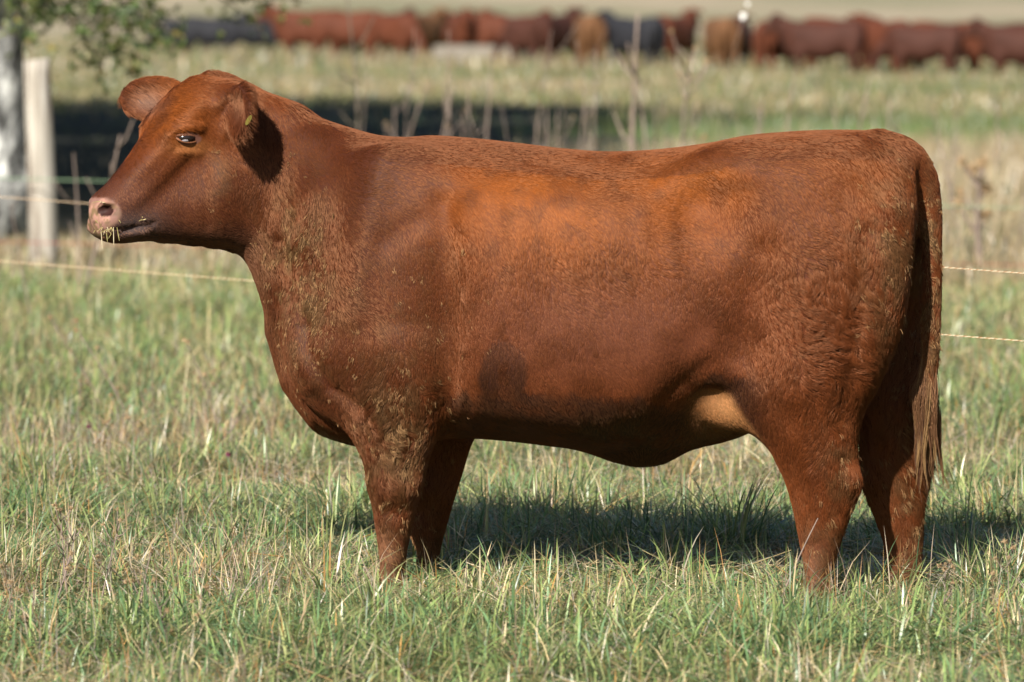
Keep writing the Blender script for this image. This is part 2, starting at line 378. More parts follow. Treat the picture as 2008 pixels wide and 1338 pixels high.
def heifer_field(h):
    fd = Field((140, 118, -440), (1885, 1222, 400), h)
    fd.add((400, 110, -440), (1885, 930, 400), torso_fn(FB, TOP, BOT, WID, ASY), 1)
    # shoulder blade, point of shoulder, ribs, hooks, loin
    for sgn in (-1, 1):
        fd.ell(FB, (772, 500, sgn * 158), (105, 190, 52), 70, axes=((1, 0.22, 0), (-0.22, 1, 0), (0, 0, 1)))
        fd.ell(FB, (700, 690, sgn * 128), (95, 110, 55), 60)
        fd.ell(FB, (1120, 560, sgn * 190), (230, 180, 62), 70)
        fd.ell(FB, (1490, 340, sgn * 146), (84, 50, 50), 80)
        fd.ell(FB, (1640, 500, sgn * 140), (130, 170, 80), 70)
        fd.ell(FB, (1768, 400, sgn * 80), (34, 60, 36), 40)
    # hollow behind the shoulder and in the flank
        fd.ell(FB, (905, 700, sgn * 292), (50, 150, 62), 70, sub=True)
        fd.ell(FB, (1430, 400, sgn * 292), (75, 80, 62), 70, sub=True)
    # brisket keel, navel flap, udder, teats
    fd.cone(FB, [(548, 650, 0, 12), (588, 742, 0, 26), (650, 806, 0, 36), (720, 820, 0, 38)], 50, ysc=2.0)
    fd.ell(FB, (1262, 885, 0), (60, 29, 26), 44)
    fd.ell(FB, (1410, 806, 0), (120, 62, 100), 40, axes=((1, -0.28, 0), (0.28, 1, 0), (0, 0, 1)))
    for sgn in (-1, 1): fd.ell(FB, (1488, 802, sgn * 112), (72, 46, 44), 30)
    for sgn in (-1, 1): fd.cone(FB, [(1490, 812, sgn * 40, 12), (1497, 846, sgn * 42, 7)], 12)
    for sgn in (-1, 1): fd.cone(FB, [(918, 655, sgn * 262, 16), (912, 760, sgn * 236, 26), (905, 850, sgn * 190, 30)], 16, sub=True)
    # flank fold in front of the stifle
    for sgn in (-1, 1):
        fd.cone(FB, [(1395 + 36, 690, sgn * 175, 34), (1470 + 33, 740, sgn * 155, 30), (1520 + 31, 820, sgn * 138, 26)], 46)
    # legs
    fd.leg(FB, [(330,1690,1702,-100,8),(400,1600,1790,-116,64),(460,1560,1812,-124,84),(550,1538,1812,-130,94),(650,1526,1796,-132,94),(750,1522,1755,-132,88),(800,1524,1728,-131,80),(850,1531,1714,-130,70),(900,1551,1714,-128,60),(940,1570,1720,-126,53),(970,1580,1714,-125,48),(1010,1590,1700,-124,43),(1060,1600,1682,-124,38),(1110,1610,1668,-125,35),(1145,1616,1660,-127,36),(1170,1612,1668,-128,40),(1195,1600,1672,-129,44),(1216,1592,1674,-130,45)], 46)
    fd.leg(FB, [(330,1690,1702,100,8),(400,1600,1776,116,64),(460,1570,1792,124,84),(550,1561.17,1793.17,123.333,90),(650,1573.5,1793.5,114,90),(750,1595.83,1801.83,102.667,84),(800,1637,1807,96,76),(850,1663,1810,94,68),(900,1669,1809,92,60),(940,1671,1801,92,53),(970,1679,1795,92,48),(1010,1695,1791,92,43),(1060,1713,1789,92,38),(1110,1719,1786,93,36),(1140,1719,1783,94,36),(1165,1715,1791,94,40),(1185,1709,1803,94,44),(1200,1705,1807,94,45)], 46)
    fd.leg(FB, [(590,800,812,-135,8),(660,735,905,-142,66),(720,724,918,-144,78),(780,722,905,-143,76),(830,728,888,-140,66),(870,737,880,-138,58),(910,748,868,-136,52),(950,754,860,-134,49),(990,762,848,-132,44),(1040,769,836,-131,38),(1090,776,826,-131,34),(1120,778,822,-131,35),(1140,774,826,-131,39),(1160,766,828,-131,43),(1175,762,830,-131,44)], 46)
    fd.leg(FB, [(590,810,822,135,8),(660,760,905,140,62),(720,752,912,140,74),(780,756,908,138,72),(830,764,900,134,64),(870,756,890,131,56),(910,758,880,128,50),(950,758,868,126,47),(990,762,856,125,43),(1040,770,842,124,38),(1090,790,830,124,34),(1120,788,828,124,35),(1140,782,832,124,40),(1158,776,834,124,44)], 46)
    # cleft under the tail
    fd.cone(FB, [(1812, 400, 0, 12), (1812, 480, 0, 22), (1800, 620, 0, 34), (1770, 720, 0, 36)], 24, ysc=0.8, sub=True)
    fd.cone(FB, [(1784, 352, -44, 7), (1800, 420, -46, 17), (1806, 520, -44, 24), (1800, 640, -40, 28)], 14, sub=True)
    # tail
    fd.cone(FB, smooth_path([(1725, 282, 0, 22), (1780, 302, 0, 26), (1808, 340, 0, 27), (1824, 400, 0, 22), (1828, 500, 0, 19), (1828, 600, 0, 18), (1826, 700, 0, 16), (1820, 790, 0, 11)]), 26)
    # head
    def head(P, Q, D):
        x, y = FH.inv(P, D)
        x, Qb = np.broadcast_arrays(x, Q)
        d = poly_dist(x, Qb, HEAD)
        num = 0; den = 1e-6
        for cx, cq, cw in HWID:
            k = np.exp(-((x - cx) ** 2 + (Qb - cq) ** 2) / (2 * 34.0 ** 2)) + 1e-7
            num = num + k * cw; den = den + k
        w = num / den
        RR = np.clip(w * 0.95, 20, 70)
        t = np.clip(-d / RR, 0, 1)
        We = w * np.sqrt(np.clip(1 - (1 - t) ** 2.2, 0, 1))
        ay = np.abs(y)
        return np.where(d < 0, (ay - We) * 0.75, np.sqrt(np.maximum(d, 0) ** 2 + ay ** 2) * 0.75)
    fd.add((140, 118, -200), (600, 540, 400), head, 44)
    # cheek, brow, muzzle roundness
    for sgn in (-1, 1):
        fd.ell(FH, (430, 385, sgn * 58), (62, 78, 32), 40)
        fd.ell(FH, (340, 238, sgn * 58), (36, 20, 16), 30, axes=((1, -0.5, 0), (0.5, 1, 0), (0, 0, 1)))
        fd.ell(FH, (211, 420, sgn * 27), (27, 36, 23), 26)
        fd.ell(FH, (337, 273, sgn * 93), (16, 8, 9), 6, sub=True)
        fd.ell(FH, (188, 413, sgn * 44), (19, 12, 24), 6, sub=True, axes=((1, -0.4, 0), (0.4, 1, 0), (0, 0, 1)))
        fd.ell(FH, (300, 345, sgn * 84), (60, 34, 24), 40, sub=True, axes=((1, -0.6, 0), (0.6, 1, 0), (0, 0, 1)))
    fd.cone(FH, [(192, 402, 0, 8), (190, 425, 0, 8)], 20)
    fd.cone(FB, [(440, 204, 0, 34), (490, 226, 0, 36), (560, 252, 0, 40)], 40)
    fd.ell(FH, (232, 456, 0), (34, 17, 34), 22)
    fd.cone(FH, [(196, 446, -34, 9), (222, 455, -40, 11), (262, 452, -46, 9)], 14)
    fd.cone(FH, [(196, 446, 34, 9), (222, 455, 40, 11), (262, 452, 46, 9)], 14)
    # mouth line
    for sgn in (-1, 1):
        fd.cone(FH, [(212, 456, sgn * 44, 4), (240, 450, sgn * 52, 4.5), (280, 447, sgn * 54, 3)], 5, sub=True)
    # ears: a leaf with a hollow front
    for sgn, base, dr, up in ((1, (414, 198, 66), (-0.60, -0.04, 0.80), (0.1, -1, 0.0)), (-1, (428, 192, -66), (-0.20, 0.30, -0.92), (0.12, -1, -0.3))):
        L = np.array(dr, float); L /= np.linalg.norm(L)
        U = np.array(up, float); U -= L * U.dot(L); U /= np.linalg.norm(U)
        N = np.cross(L, U)
        if N[0] > 0: N = -N
        b = np.array(base, float)
        fd.cone(FH, [tuple(b - L * 18) + (30,), tuple(b + L * 30) + (26,)], 26)
        fd.ell(FH, tuple(b + L * 86), (78, 46 if sgn > 0 else 54, 21), 16, axes=(L, U, N))
        fd.ell(FH, tuple(b + L * 92 + N * 17), (66, 34 if sgn > 0 else 40, 18), 10, sub=True, axes=(L, U, N))
    return fd
def to_world(V):
    Y = D0 + V[:, 2] * PXM
    return np.c_[(V[:, 0] - CX) / FPX * Y, Y, CAM_H - (V[:, 1] - HOR) / FPX * Y]

def relief(V, Q):
    """muscle, bone and crease: the skin is pushed in or out along its normal"""
    tri = np.concatenate([Q[:, [0, 1, 2]], Q[:, [0, 2, 3]]])
    cr = np.cross(V[tri[:, 1]] - V[tri[:, 0]], V[tri[:, 2]] - V[tri[:, 0]]); vn = np.zeros_like(V)
    for k in range(3):
        for q in range(3): vn[:, q] += np.bincount(tri[:, k], cr[:, q], len(V))
    vn /= np.linalg.norm(vn, axis=1)[:, None] + 1e-9
    if (vn[:, 1] * (V[:, 1] - V[:, 1].mean())).mean() < 0: vn = -vn
    x, y = FB.inv(V[:, 0], V[:, 2]); xe = np.where(y < 0, V[:, 0], 2 * x - V[:, 0])       # the far side mirrors the near one
    q = V[:, 1]; d = np.zeros(len(V))
    def line(a, b, w, amp):
        ex, eq = b[0] - a[0], b[1] - a[1]; t = np.clip(((xe - a[0]) * ex + (q - a[1]) * eq) / (ex * ex + eq * eq), 0, 1)
        return amp * np.exp(-((xe - a[0] - t * ex) ** 2 + (q - a[1] - t * eq) ** 2) / w ** 2)
    def spot(cx, cq, rx, rq, amp): return amp * np.exp(-((xe - cx) / rx) ** 2 - ((q - cq) / rq) ** 2)
    d += line((742, 310), (690, 620), 34, 9) + line((655, 330), (600, 640), 30, -13) + spot(640, 705, 48, 55, 11) + spot(785, 650, 70, 95, 13)
    d += line((868, 400), (884, 800), 30, -17) + line((905, 690), (900, 800), 14, 9) + line((820, 430), (760, 470), 26, -6)
    for k in range(8): d += line((945 + 52 * k, 380 + 6 * k), (985 + 50 * k, 720 - 10 * k), 20, 1.8)
    d += spot(1452, 335, 48, 40, 6) + spot(1372, 395, 62, 52, -15) + spot(1640, 420, 80, 60, -5) + spot(1758, 385, 30, 40, 8)
    d += line((1490, 500), (1440, 700), 38, -11) + spot(1525, 760, 52, 66, 13) + line((1700, 460), (1655, 820), 24, -9) + line((1590, 560), (1570, 760), 40, 6)
    d += line((1330, 640), (1240, 790), 40, 5) + line((1300, 790), (1385, 715), 20, -6)
    pl = [(548, 470), (574, 590), (600, 680), (645, 760), (700, 800)]
    d += np.min([line(a, b, 13, -12) for a, b in zip(pl[:-1], pl[1:])], axis=0) + line((560, 620), (605, 755), 20, 8)
    d += line((520, 230), (640, 300), 40, -6) + line((500, 330), (560, 470), 26, 5)
    # hock and knee
    d += spot(1680, 945, 16, 26, 8) + line((1655, 905), (1646, 1010), 14, -5) + line((1590, 930), (1600, 1050), 12, 4)
    d += spot(775, 955, 40, 26, 8) + spot(765, 1005, 30, 18, -5) + spot(770, 1105, 26, 20, 6) + line((800, 880), (800, 940), 10, -6)
    # face
    d += line((356, 306), (268, 392), 15, 4) + line((372, 322), (300, 402), 17, -2.5) + spot(440, 372, 40, 52, 7) + spot(412, 232, 24, 26, -7)
    d += line((222, 452), (300, 438), 4.5, -6) + line((400, 300), (405, 440), 12, -3) + spot(250, 435, 26, 16, 4)
    d += line((345, 252), (395, 248), 9, 5) + line((352, 296), (392, 300), 7, 3)
    d *= np.clip(1.25 * np.abs(vn[:, 2]), 0, 1)
    return V + vn * d[:, None]
V_, Q_ = heifer_field(5.0).skin(3)
V_ = relief(V_, Q_)
BW = to_world(V_)
def coat_colour(pqr):
    """coat colour, with some shade and sheen painted in, by place on the animal, plus the mask of caked dirt and of bare skin"""
    P, Q, D = pqr[:, 0], pqr[:, 1], pqr[:, 2]
    n1 = noise(pqr, 1 / 90, 3, 2); n2 = noise(pqr, 1 / 30, 5, 2)
    base = np.array((0.078, 0.0182, 0.0038)); orange = np.array((0.165, 0.043, 0.0050)); maroon = np.array((0.046, 0.0112, 0.0036)); dark = np.array((0.028, 0.010, 0.006))
    c = np.tile(base, (len(P), 1))
    def mixin(col, m):
        nonlocal c
        m = np.clip(m, 0, 1)[:, None]; c = c * (1 - m) + np.array(col) * m
    g = lambda cx, cq, rx, rq: np.exp(-((P - cx) / rx) ** 2 - ((Q - cq) / rq) ** 2)
    mixin(orange, 1.25 * g(1080, 385, 190, 75) * (0.5 + 0.8 * n1) + 1.2 * g(1340, 345, 110, 60) * (0.5 + 0.8 * n1) + 0.45 * g(1200, 460, 300, 90) + 0.8 * g(340, 220, 70, 70) + 0.5 * g(1640, 330, 160, 80))
    mixin(maroon, 0.95 * sstep(930, 700, P) * sstep(180, 330, Q) * sstep(440, 520, P))
    mixin(maroon, 0.55 * (Q < tabs(P, TOP) + 55) * (P > 560))
    # belly and elbow: damp coat deepened by painted shade, with a sharp edge
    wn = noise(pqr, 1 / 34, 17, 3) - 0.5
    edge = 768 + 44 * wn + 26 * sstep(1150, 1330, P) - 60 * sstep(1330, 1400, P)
    shade_mask = sstep(-7, 9, Q - edge) * sstep(862, 900, P + 20 * wn) * sstep(1560, 1440, P)
    shade_mask = np.maximum(shade_mask, sstep(1.15, 0.85, np.sqrt(((P - 985) / 46) ** 2 + ((Q - 735) / 66) ** 2) + 0.5 * wn))
    shade_mask = np.where(FB.inv(P, D)[1] < 40, shade_mask, 0) * (Q < 930)
    mixin((0.010, 0.0034, 0.0019), 0.94 * shade_mask)
    mixin((0.088, 0.028, 0.0145), g(1180, 650, 300, 110) * 0.8)  # mauve sheen of the lower flank, painted into the coat
    mixin(base * 0.62, sstep(0.48, 0.75, n2) * 0.5)
    mixin(base * 0.7, sstep(0.55, 0.7, noise(pqr, 1 / 170, 9, 2)) * 0.45)
    x, y = FH.inv(P, D)
    hd = sstep(560, 470, P)
    mixin(maroon, 0.9 * hd * sstep(285, 380, Q))
    mixin(dark, 0.75 * np.exp(-((P - 466) / 28) ** 2 - ((Q - 215) / 50) ** 2))
    mixin(dark, hd * sstep(420, 470, Q) * sstep(175, 240, P) * 0.85)
    mixin((0.05, 0.035, 0.032), np.exp(-((P - 265) / 62) ** 2 - ((Q - 440) / 32) ** 2) * 0.95)
    mixin((0.10, 0.04, 0.025), hd * np.exp(-((P - 240) / 50) ** 2 - ((Q - 385) / 30) ** 2) * 0.6)
    mixin((0.28, 0.11, 0.035), hd * np.exp(-((P - 372) / 34) ** 2 - ((Q - 288) / 14) ** 2) * 0.7)
    # inside of the far ear
    mixin((0.10, 0.07, 0.06), np.exp(-((P - 285) / 32) ** 2 - ((Q - 196) / 24) ** 2) * 0.75)
    # udder
    ud = np.exp(-((P - 1440) / 75) ** 2 - ((Q - 800) / 50) ** 2) * sstep(1300, 1380, P) * sstep(1520, 1495, P) * sstep(-172, -155, FB.inv(P, D)[1]) * sstep(735, 752, Q)
    mixin((0.27, 0.125, 0.046), ud * 0.9)
    # lower legs greyer
    low = sstep(1010, 1150, Q)
    mixin((0.092, 0.043, 0.025), low * 0.75)
    # bare muzzle
    pad = sstep(200, 188, x) * hd * sstep(384, 392, Q)
    pad = np.maximum(pad, sstep(0.40, 0.66, np.exp(-((P - 207) / 35) ** 2 - ((Q - 418) / 31) ** 2)) * hd)
    mixin((0.36, 0.19, 0.14), pad)
    pn = noise(pqr, 1 / 7, 8, 2)
    mixin((0.16, 0.105, 0.05), pad * sstep(0.38, 0.54, pn) * 0.92 * sstep(390, 412, Q))
    mixin((0.10, 0.05, 0.042), pad * sstep(0.5, 0.62, noise(pqr, 1 / 16, 14, 2)) * 0.6)
    hol = np.exp(-((P - 206) / 18) ** 2 - ((Q - 413) / 12.5) ** 2)
    mixin((0.03, 0.010, 0.008), (hol > 0.45) * 0.97)  # nostril recess painted dark to deepen its shade
    mixin((0.16, 0.07, 0.05), hd * (np.exp(-((P - 372) / 24) ** 2 - ((Q - 272) / 14) ** 2) > 0.45) * 0.9)
    eye = np.exp(-((P - 372) / 24) ** 2 - ((Q - 272) / 14) ** 2) > 0.42
    skin = (pad > 0.5) | (eye & (P < 420))
    # dirt-caked places
    dirt = g(575, 470, 65, 110) + 0.9 * g(600, 640, 50, 120) + 1.2 * g(775, 860, 75, 130) + 0.55 * g(430, 350, 30, 60) + 0.95 * g(1745, 520, 55, 190) + 0.9 * g(1650, 930, 45, 90) + 1.2 * g(1790, 920, 45, 130) + 0.35 * g(760, 600, 140, 130) + 0.6 * sstep(960, 1100, Q) + 1.3 * g(1830, 560, 26, 220)
    dirt = np.clip(dirt, 0, 1.2)
    smear = dirt * sstep(0.35, 0.68, noise(pqr, 1 / 26, 12, 3))
    mixin((0.058, 0.032, 0.013), np.where(skin, 0, smear * 0.85))
    return np.clip(c, 0.003, 1), dirt, skin
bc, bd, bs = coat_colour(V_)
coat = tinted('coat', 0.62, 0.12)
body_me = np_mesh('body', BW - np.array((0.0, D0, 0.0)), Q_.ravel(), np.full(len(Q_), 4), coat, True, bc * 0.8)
heifer = empty('heifer', (0, D0, 0))
tag(heifer, 'large red-brown heifer standing side-on in the grass in front, head up', 'cow')
body = link('body', body_me, heifer)

def hair_obj(name, pts, rad, cols, mat, parent):
    n, k = pts.shape[:2]
    cu = bpy.data.hair_curves.new(name)
    cu.add_curves([k] * n)
    cu.attributes['position'].data.foreach_set('vector', np.ascontiguousarray(pts, np.float32).ravel())
    ra = cu.attributes.get('radius') or cu.attributes.new('radius', 'FLOAT', 'POINT')
    ra.data.foreach_set('value', np.ascontiguousarray(rad, np.float32).ravel())
    ca = cu.attributes.new('tint', 'FLOAT_COLOR', 'CURVE')
    c4 = np.ones((n, 4), np.float32); c4[:, :3] = cols
    ca.data.foreach_set('color', c4.ravel())
    cu.materials.append(mat)
    return link(name, cu, parent)
def hair_mat(name, rough=0.42, gain=1.0):
    m = bpy.data.materials.new(name); m.use_nodes = True; t = m.node_tree; t.nodes.clear()
    a = t.nodes.new('ShaderNodeAttribute'); a.attribute_name = 'tint'
    d = t.nodes.new('ShaderNodeBsdfPrincipled'); d.inputs['Roughness'].default_value = 0.45; d.inputs['Specular IOR Level'].default_value = 0.05
    h = t.nodes.new('ShaderNodeBsdfHair'); h.component = 'Reflection'; h.inputs['RoughnessU'].default_value = 0.18; h.inputs['RoughnessV'].default_value = 0.6
    h.inputs['Color'].default_value = (0.90, 0.44, 0.22, 1); h.inputs['Offset'].default_value = R(-4)
    mx = t.nodes.new('ShaderNodeMixShader'); mx.inputs[0].default_value = 0.065
    o = t.nodes.new('ShaderNodeOutputMaterial')
    t.links.new(a.outputs['Color'], d.inputs['Base Color'])
    t.links.new(d.outputs[0], mx.inputs[1]); t.links.new(h.outputs[0], mx.inputs[2]); t.links.new(mx.outputs[0], o.inputs[0])
    return m
fur_mat = hair_mat('fur')
S.cycles_curves.shape = 'RIBBONS'

def flow_of(pqr, nor):
    """lie of the hair (world x, y, z) by place"""
    P, Q, D = pqr[:, 0], pqr[:, 1], pqr[:, 2]
    down = 0.35 + 1.3 * sstep(290, 560, Q)                        # along the back it lies to the rear, lower it hangs
    back = np.full(len(P), 0.9) - 0.55 * sstep(400, 800, Q)
    hd = sstep(520, 450, P)
    back = back * (1 - hd) + hd * 0.75; down = down * (1 - hd) + hd * 0.75
    nk = sstep(760, 600, P) * (1 - hd)
    back = back * (1 - nk * 0.65); down = down * (1 - nk) + nk * 1.2
    rump = sstep(1560, 1760, P); back = back * (1 - rump) + rump * 0.25; down = down * (1 - rump) + rump * 1.1
    leg = sstep(860, 930, Q); back = back * (1 - leg) + leg * 0.12; down = down * (1 - leg) + leg
    f = np.stack([back, -back * 0.24, -down], 1)
    n1 = noise(pqr, 1 / 120, 21, 2) - 0.5; n2 = noise(pqr, 1 / 38, 22, 1) - 0.5
    curl = curl_of(pqr)
    ang = n1 * 1.5 + n2 * (0.7 + 2.2 * curl)
    ca, sa = np.cos(ang), np.sin(ang)
    f = np.stack([f[:, 0] * ca - f[:, 2] * sa, f[:, 1], f[:, 0] * sa + f[:, 2] * ca], 1)
    f -= nor * (f * nor).sum(1)[:, None]
    return f / (np.linalg.norm(f, axis=1)[:, None] + 1e-6)
def curl_of(pqr):
    P, Q = pqr[:, 0], pqr[:, 1]
    g = lambda cx, cq, rx, rq: np.exp(-((P - cx) / rx) ** 2 - ((Q - cq) / rq) ** 2)
    return np.clip(1.0 * g(1640, 640, 130, 190) + 0.9 * g(775, 860, 90, 130) + 0.4 * g(570, 480, 80, 130) + 0.5 * g(1150, 520, 200, 60) + 0.5 * g(1780, 900, 70, 120), 0, 1)
def length_of(pqr):
    P, Q = pqr[:, 0], pqr[:, 1]
    L = 0.0120 + 0.016 * curl_of(pqr) + 0.008 * sstep(1550, 1700, P) * sstep(420, 520, Q)
    L = L + 0.005 * sstep(860, 930, Q) + 0.005 * sstep(620, 500, P)
    ud = np.exp(-((P - 1440) / 75) ** 2 - ((Q - 800) / 50) ** 2); L = L * (1 - 0.5 * ud)
    hd = sstep(520, 440, P)
    L = L * (1 - hd) + hd * 0.0115
    mz = np.exp(-((P - 215) / 70) ** 2 - ((Q - 420) / 60) ** 2); L = L * (1 - 0.65 * mz)
    ear = np.exp(-((P - 285) / 55) ** 2 - ((Q - 190) / 50) ** 2) + np.exp(-((P - 465) / 40) ** 2 - ((Q - 230) / 70) ** 2)
    return L + 0.017 * np.clip(ear, 0, 1)

def grow_fur(N, NC):
    tri = np.concatenate([Q_[:, [0, 1, 2]], Q_[:, [0, 2, 3]]])
    A, B, C = BW[tri[:, 0]], BW[tri[:, 1]], BW[tri[:, 2]]
    cr = np.cross(B - A, C - A); ar = np.linalg.norm(cr, axis=1)
    vn = np.zeros_like(BW)
    for k in range(3):
        for q in range(3): vn[:, q] += np.bincount(tri[:, k], cr[:, q], len(BW))
    vn /= np.linalg.norm(vn, axis=1)[:, None] + 1e-9
    near = cr[:, 1] / (ar + 1e-12) < 0.35                       # coat facing away needs fewer hairs
    wgt = ar * np.where(near, 1.0, 0.35)
    vis = ~(bs[tri].any(1)); wgt = wgt * vis
    cdf = np.cumsum(wgt); cdf /= cdf[-1]
    def sample(n):
        t = np.searchsorted(cdf, rng.random(n)); u = rng.random(n); v = rng.random(n); f = u + v > 1; u[f] = 1 - u[f]; v[f] = 1 - v[f]; w = 1 - u - v
        T = tri[t]; mixv = lambda X: X[T[:, 0]] * w[:, None] + X[T[:, 1]] * u[:, None] + X[T[:, 2]] * v[:, None]
        nn = mixv(vn); nn /= np.linalg.norm(nn, axis=1)[:, None] + 1e-9
        return mixv(BW), mixv(V_), nn
    cp, cq, cn = sample(NC)
    keep = rng.random(NC) > 0.45 * curl_of(cq); cp, cq, cn = cp[keep], cq[keep], cn[keep]; NC = len(cp)
    cfl = flow_of(cq, cn)
    cl = length_of(cq) * (0.8 + 0.5 * rng.random(NC))
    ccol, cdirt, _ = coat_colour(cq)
    dirty = (rng.random(NC) < 0.70 * cdirt ** 1.1) & (noise(cq, 1 / 24, 31, 3) > 0.60 - 0.14 * cdirt)
    from mathutils.kdtree import KDTree
    kd = KDTree(NC)
    for i, p in enumerate(cp.tolist()): kd.insert(p, i)
    kd.balance()
    sp, sq, sn = sample(N)
    own = np.array([kd.find(p)[1] for p in sp.tolist()])
    dm = dirty[own] & (rng.random(N) < 0.58)
    fl = cfl[own] * 0.75 + flow_of(sq, sn) * 0.25 + rng.normal(0, 0.10, (N, 3)); fl -= sn * (fl * sn).sum(1)[:, None]
    fl /= np.linalg.norm(fl, axis=1)[:, None] + 1e-6
    L = (cl[own] * (0.75 + 0.5 * rng.random(N)) * np.where(dm, 0.55, 1.0))[:, None]
    fl = np.where(dm[:, None], fl + rng.normal(0, 0.22, (len(cp), 3))[own] + rng.normal(0, 0.2, (N, 3)) + sn * 0.06, fl)
    curl = curl_of(sq)[:, None]
    side = np.cross(sn, fl); ph = (rng.random(len(cp)) * 6.28)[own][:, None]
    K = 5; pts = np.zeros((N, K, 3)); rad = np.zeros((N, K))
    clump = (0.30 + 0.42 * curl)
    cdisp = cp[own] - sp
    for j in range(K):
        t = j / (K - 1)
        p = sp + fl * L * t + sn * L * (0.20 * t - 0.15 * t * t) * (1 + 2.8 * curl) - sn * 0.0008 * (j == 0)
        p = p + side * np.sin(ph + t * 4.5) * L * 0.22 * curl * t
        p = p + cdisp * (clump * t)
        pts[:, j] = p; rad[:, j] = 0.00045 * (1 - 0.65 * t)
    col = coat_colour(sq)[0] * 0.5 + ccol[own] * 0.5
    col = col * np.array((1.10, 1.04, 1.0)) * (0.84 + 0.32 * rng.random(N))[:, None] * (0.88 + 0.24 * rng.random(len(cp)))[own][:, None]
    dcol = np.array((0.19, 0.112, 0.047)) * (0.3 + 0.9 * rng.random(N))[:, None]
    col = np.where(dm[:, None], dcol * 0.8 + col * 0.2, col)
    rad[dm] *= (1.1 + 1.0 * rng.random(dm.sum()))[:, None]
    return pts - np.array((0.0, D0, 0.0)), rad, col
fp, frad, fcol = grow_fur(N_FUR, N_CLUMP)
hair_obj('fur', fp, frad, fcol, fur_mat, heifer)

# ---- eye, ear tag, tail switch
ORG = np.array((0.0, D0, 0.0))
def on_skin(px, py, tol=5):
    m = (np.abs(V_[:, 0] - px) < tol) & (np.abs(V_[:, 1] - py) < tol)
    i = np.flatnonzero(m); return V_[i[np.argmin(V_[i, 2])]]
def blob(name, c, r, mat, parent, seg=20, rings=12, rotz=0.0, colfn=None):
    V = []; F = []
    for i in range(rings + 1):
        a = math.pi * i / rings
        for k in range(seg):
            t = 2 * math.pi * k / seg
            x, y, z = math.sin(a) * math.cos(t) * r[0], math.sin(a) * math.sin(t) * r[1], math.cos(a) * r[2]
            V.append((c[0] + x * math.cos(rotz) - y * math.sin(rotz), c[1] + x * math.sin(rotz) + y * math.cos(rotz), c[2] + z))
    for i in range(rings):
        for k in range(seg):
            F.append((i * seg + k, (i + 1) * seg + k, (i + 1) * seg + (k + 1) % seg, i * seg + (k + 1) % seg))
    return mesh_obj(name, V, F, mat, parent, True)
eye_m, et, eb = new_mat('eye'); eb.inputs['Base Color'].default_value = (0.012, 0.008, 0.007, 1); eb.inputs['Roughness'].default_value = 0.16; eb.inputs['Specular IOR Level'].default_value = 0.4
scl_m = simple('eye_white', (0.30, 0.27, 0.29), 0.2, 0.6, 0.1)
lid_m = simple('eyelid_skin', (0.12, 0.045, 0.022), 0.6, 0.3, 0.3, 300)
ep = on_skin(372, 273)
ec = to_world(ep[None] + np.array([[0, 0, 4.0]]))[0] - ORG
u = PXM
eyeball = blob('eye', ec, (18 * u, 10 * u, 10 * u), eye_m, heifer, rotz=R(22))
eyeball['label'] = 'dark glossy eye'
blob('eye_white', ec + np.array((-2.5 * u, -0.3 * u, -3.0 * u)), (13.5 * u, 9.9 * u, 6.8 * u), scl_m, eyeball, rotz=R(22))
lid2_m = simple('lower_eyelid_skin', (0.17, 0.065, 0.03), 0.5, 0.3, 0.2, 300)
for nm, sg in (('upper_eyelid', 1), ('lower_eyelid', -1)):
    path = []; rad = []
    for i in range(13):
        t = i / 12; a = math.pi * t
        xx = -math.cos(a) * 22; zz = sg * math.sin(a) * (6.5 if sg > 0 else 8.6) - 0.10 * xx
        yy = 3.5 - 9.5 * math.sin(a) * 0.75
        ry = R(22)
        path.append((ec[0] + (xx * math.cos(ry) - yy * math.sin(ry)) * u, ec[1] + (xx * math.sin(ry) + yy * math.cos(ry)) * u, ec[2] + zz * u))
        rad.append((2.2 + (4.2 if sg > 0 else 0.9) * math.sin(a)) * u)
    v, f = tube(path, rad, 8); mesh_obj(nm, v, f, lid_m if sg > 0 else lid2_m, eyeball, True)
# yellow ear tag on the near ear
tp = on_skin(484, 232, 8)
tc_ = to_world(tp[None] - np.array([[0, 0, 3.0]]))[0] - ORG
tv = []; tf = []
n = 14
for d in (0, 1):
    for k in range(n):
        a = 2 * math.pi * k / n
        ex, ez = math.cos(a) * 4.2, math.sin(a) * 11
        rx, rz = ex * math.cos(0.5) + ez * math.sin(0.5), -ex * math.sin(0.5) + ez * math.cos(0.5)
        tv.append(tc_ + np.array((rx * u, (-5 + d * 2.5 + rx * 0.3) * u, rz * u)))
tf.append(tuple(range(n))); tf.append(tuple(range(2 * n - 1, n - 1, -1)))
for k in range(n): tf.append((k, n + k, n + (k + 1) % n, (k + 1) % n))
tagm = simple('ear_tag_plastic', (0.12, 0.095, 0.015), 0.45, 0.4, 0.2, 200)
mesh_obj('ear_tag', tv, tf, tagm, heifer)['label'] = 'small yellow ear tag'
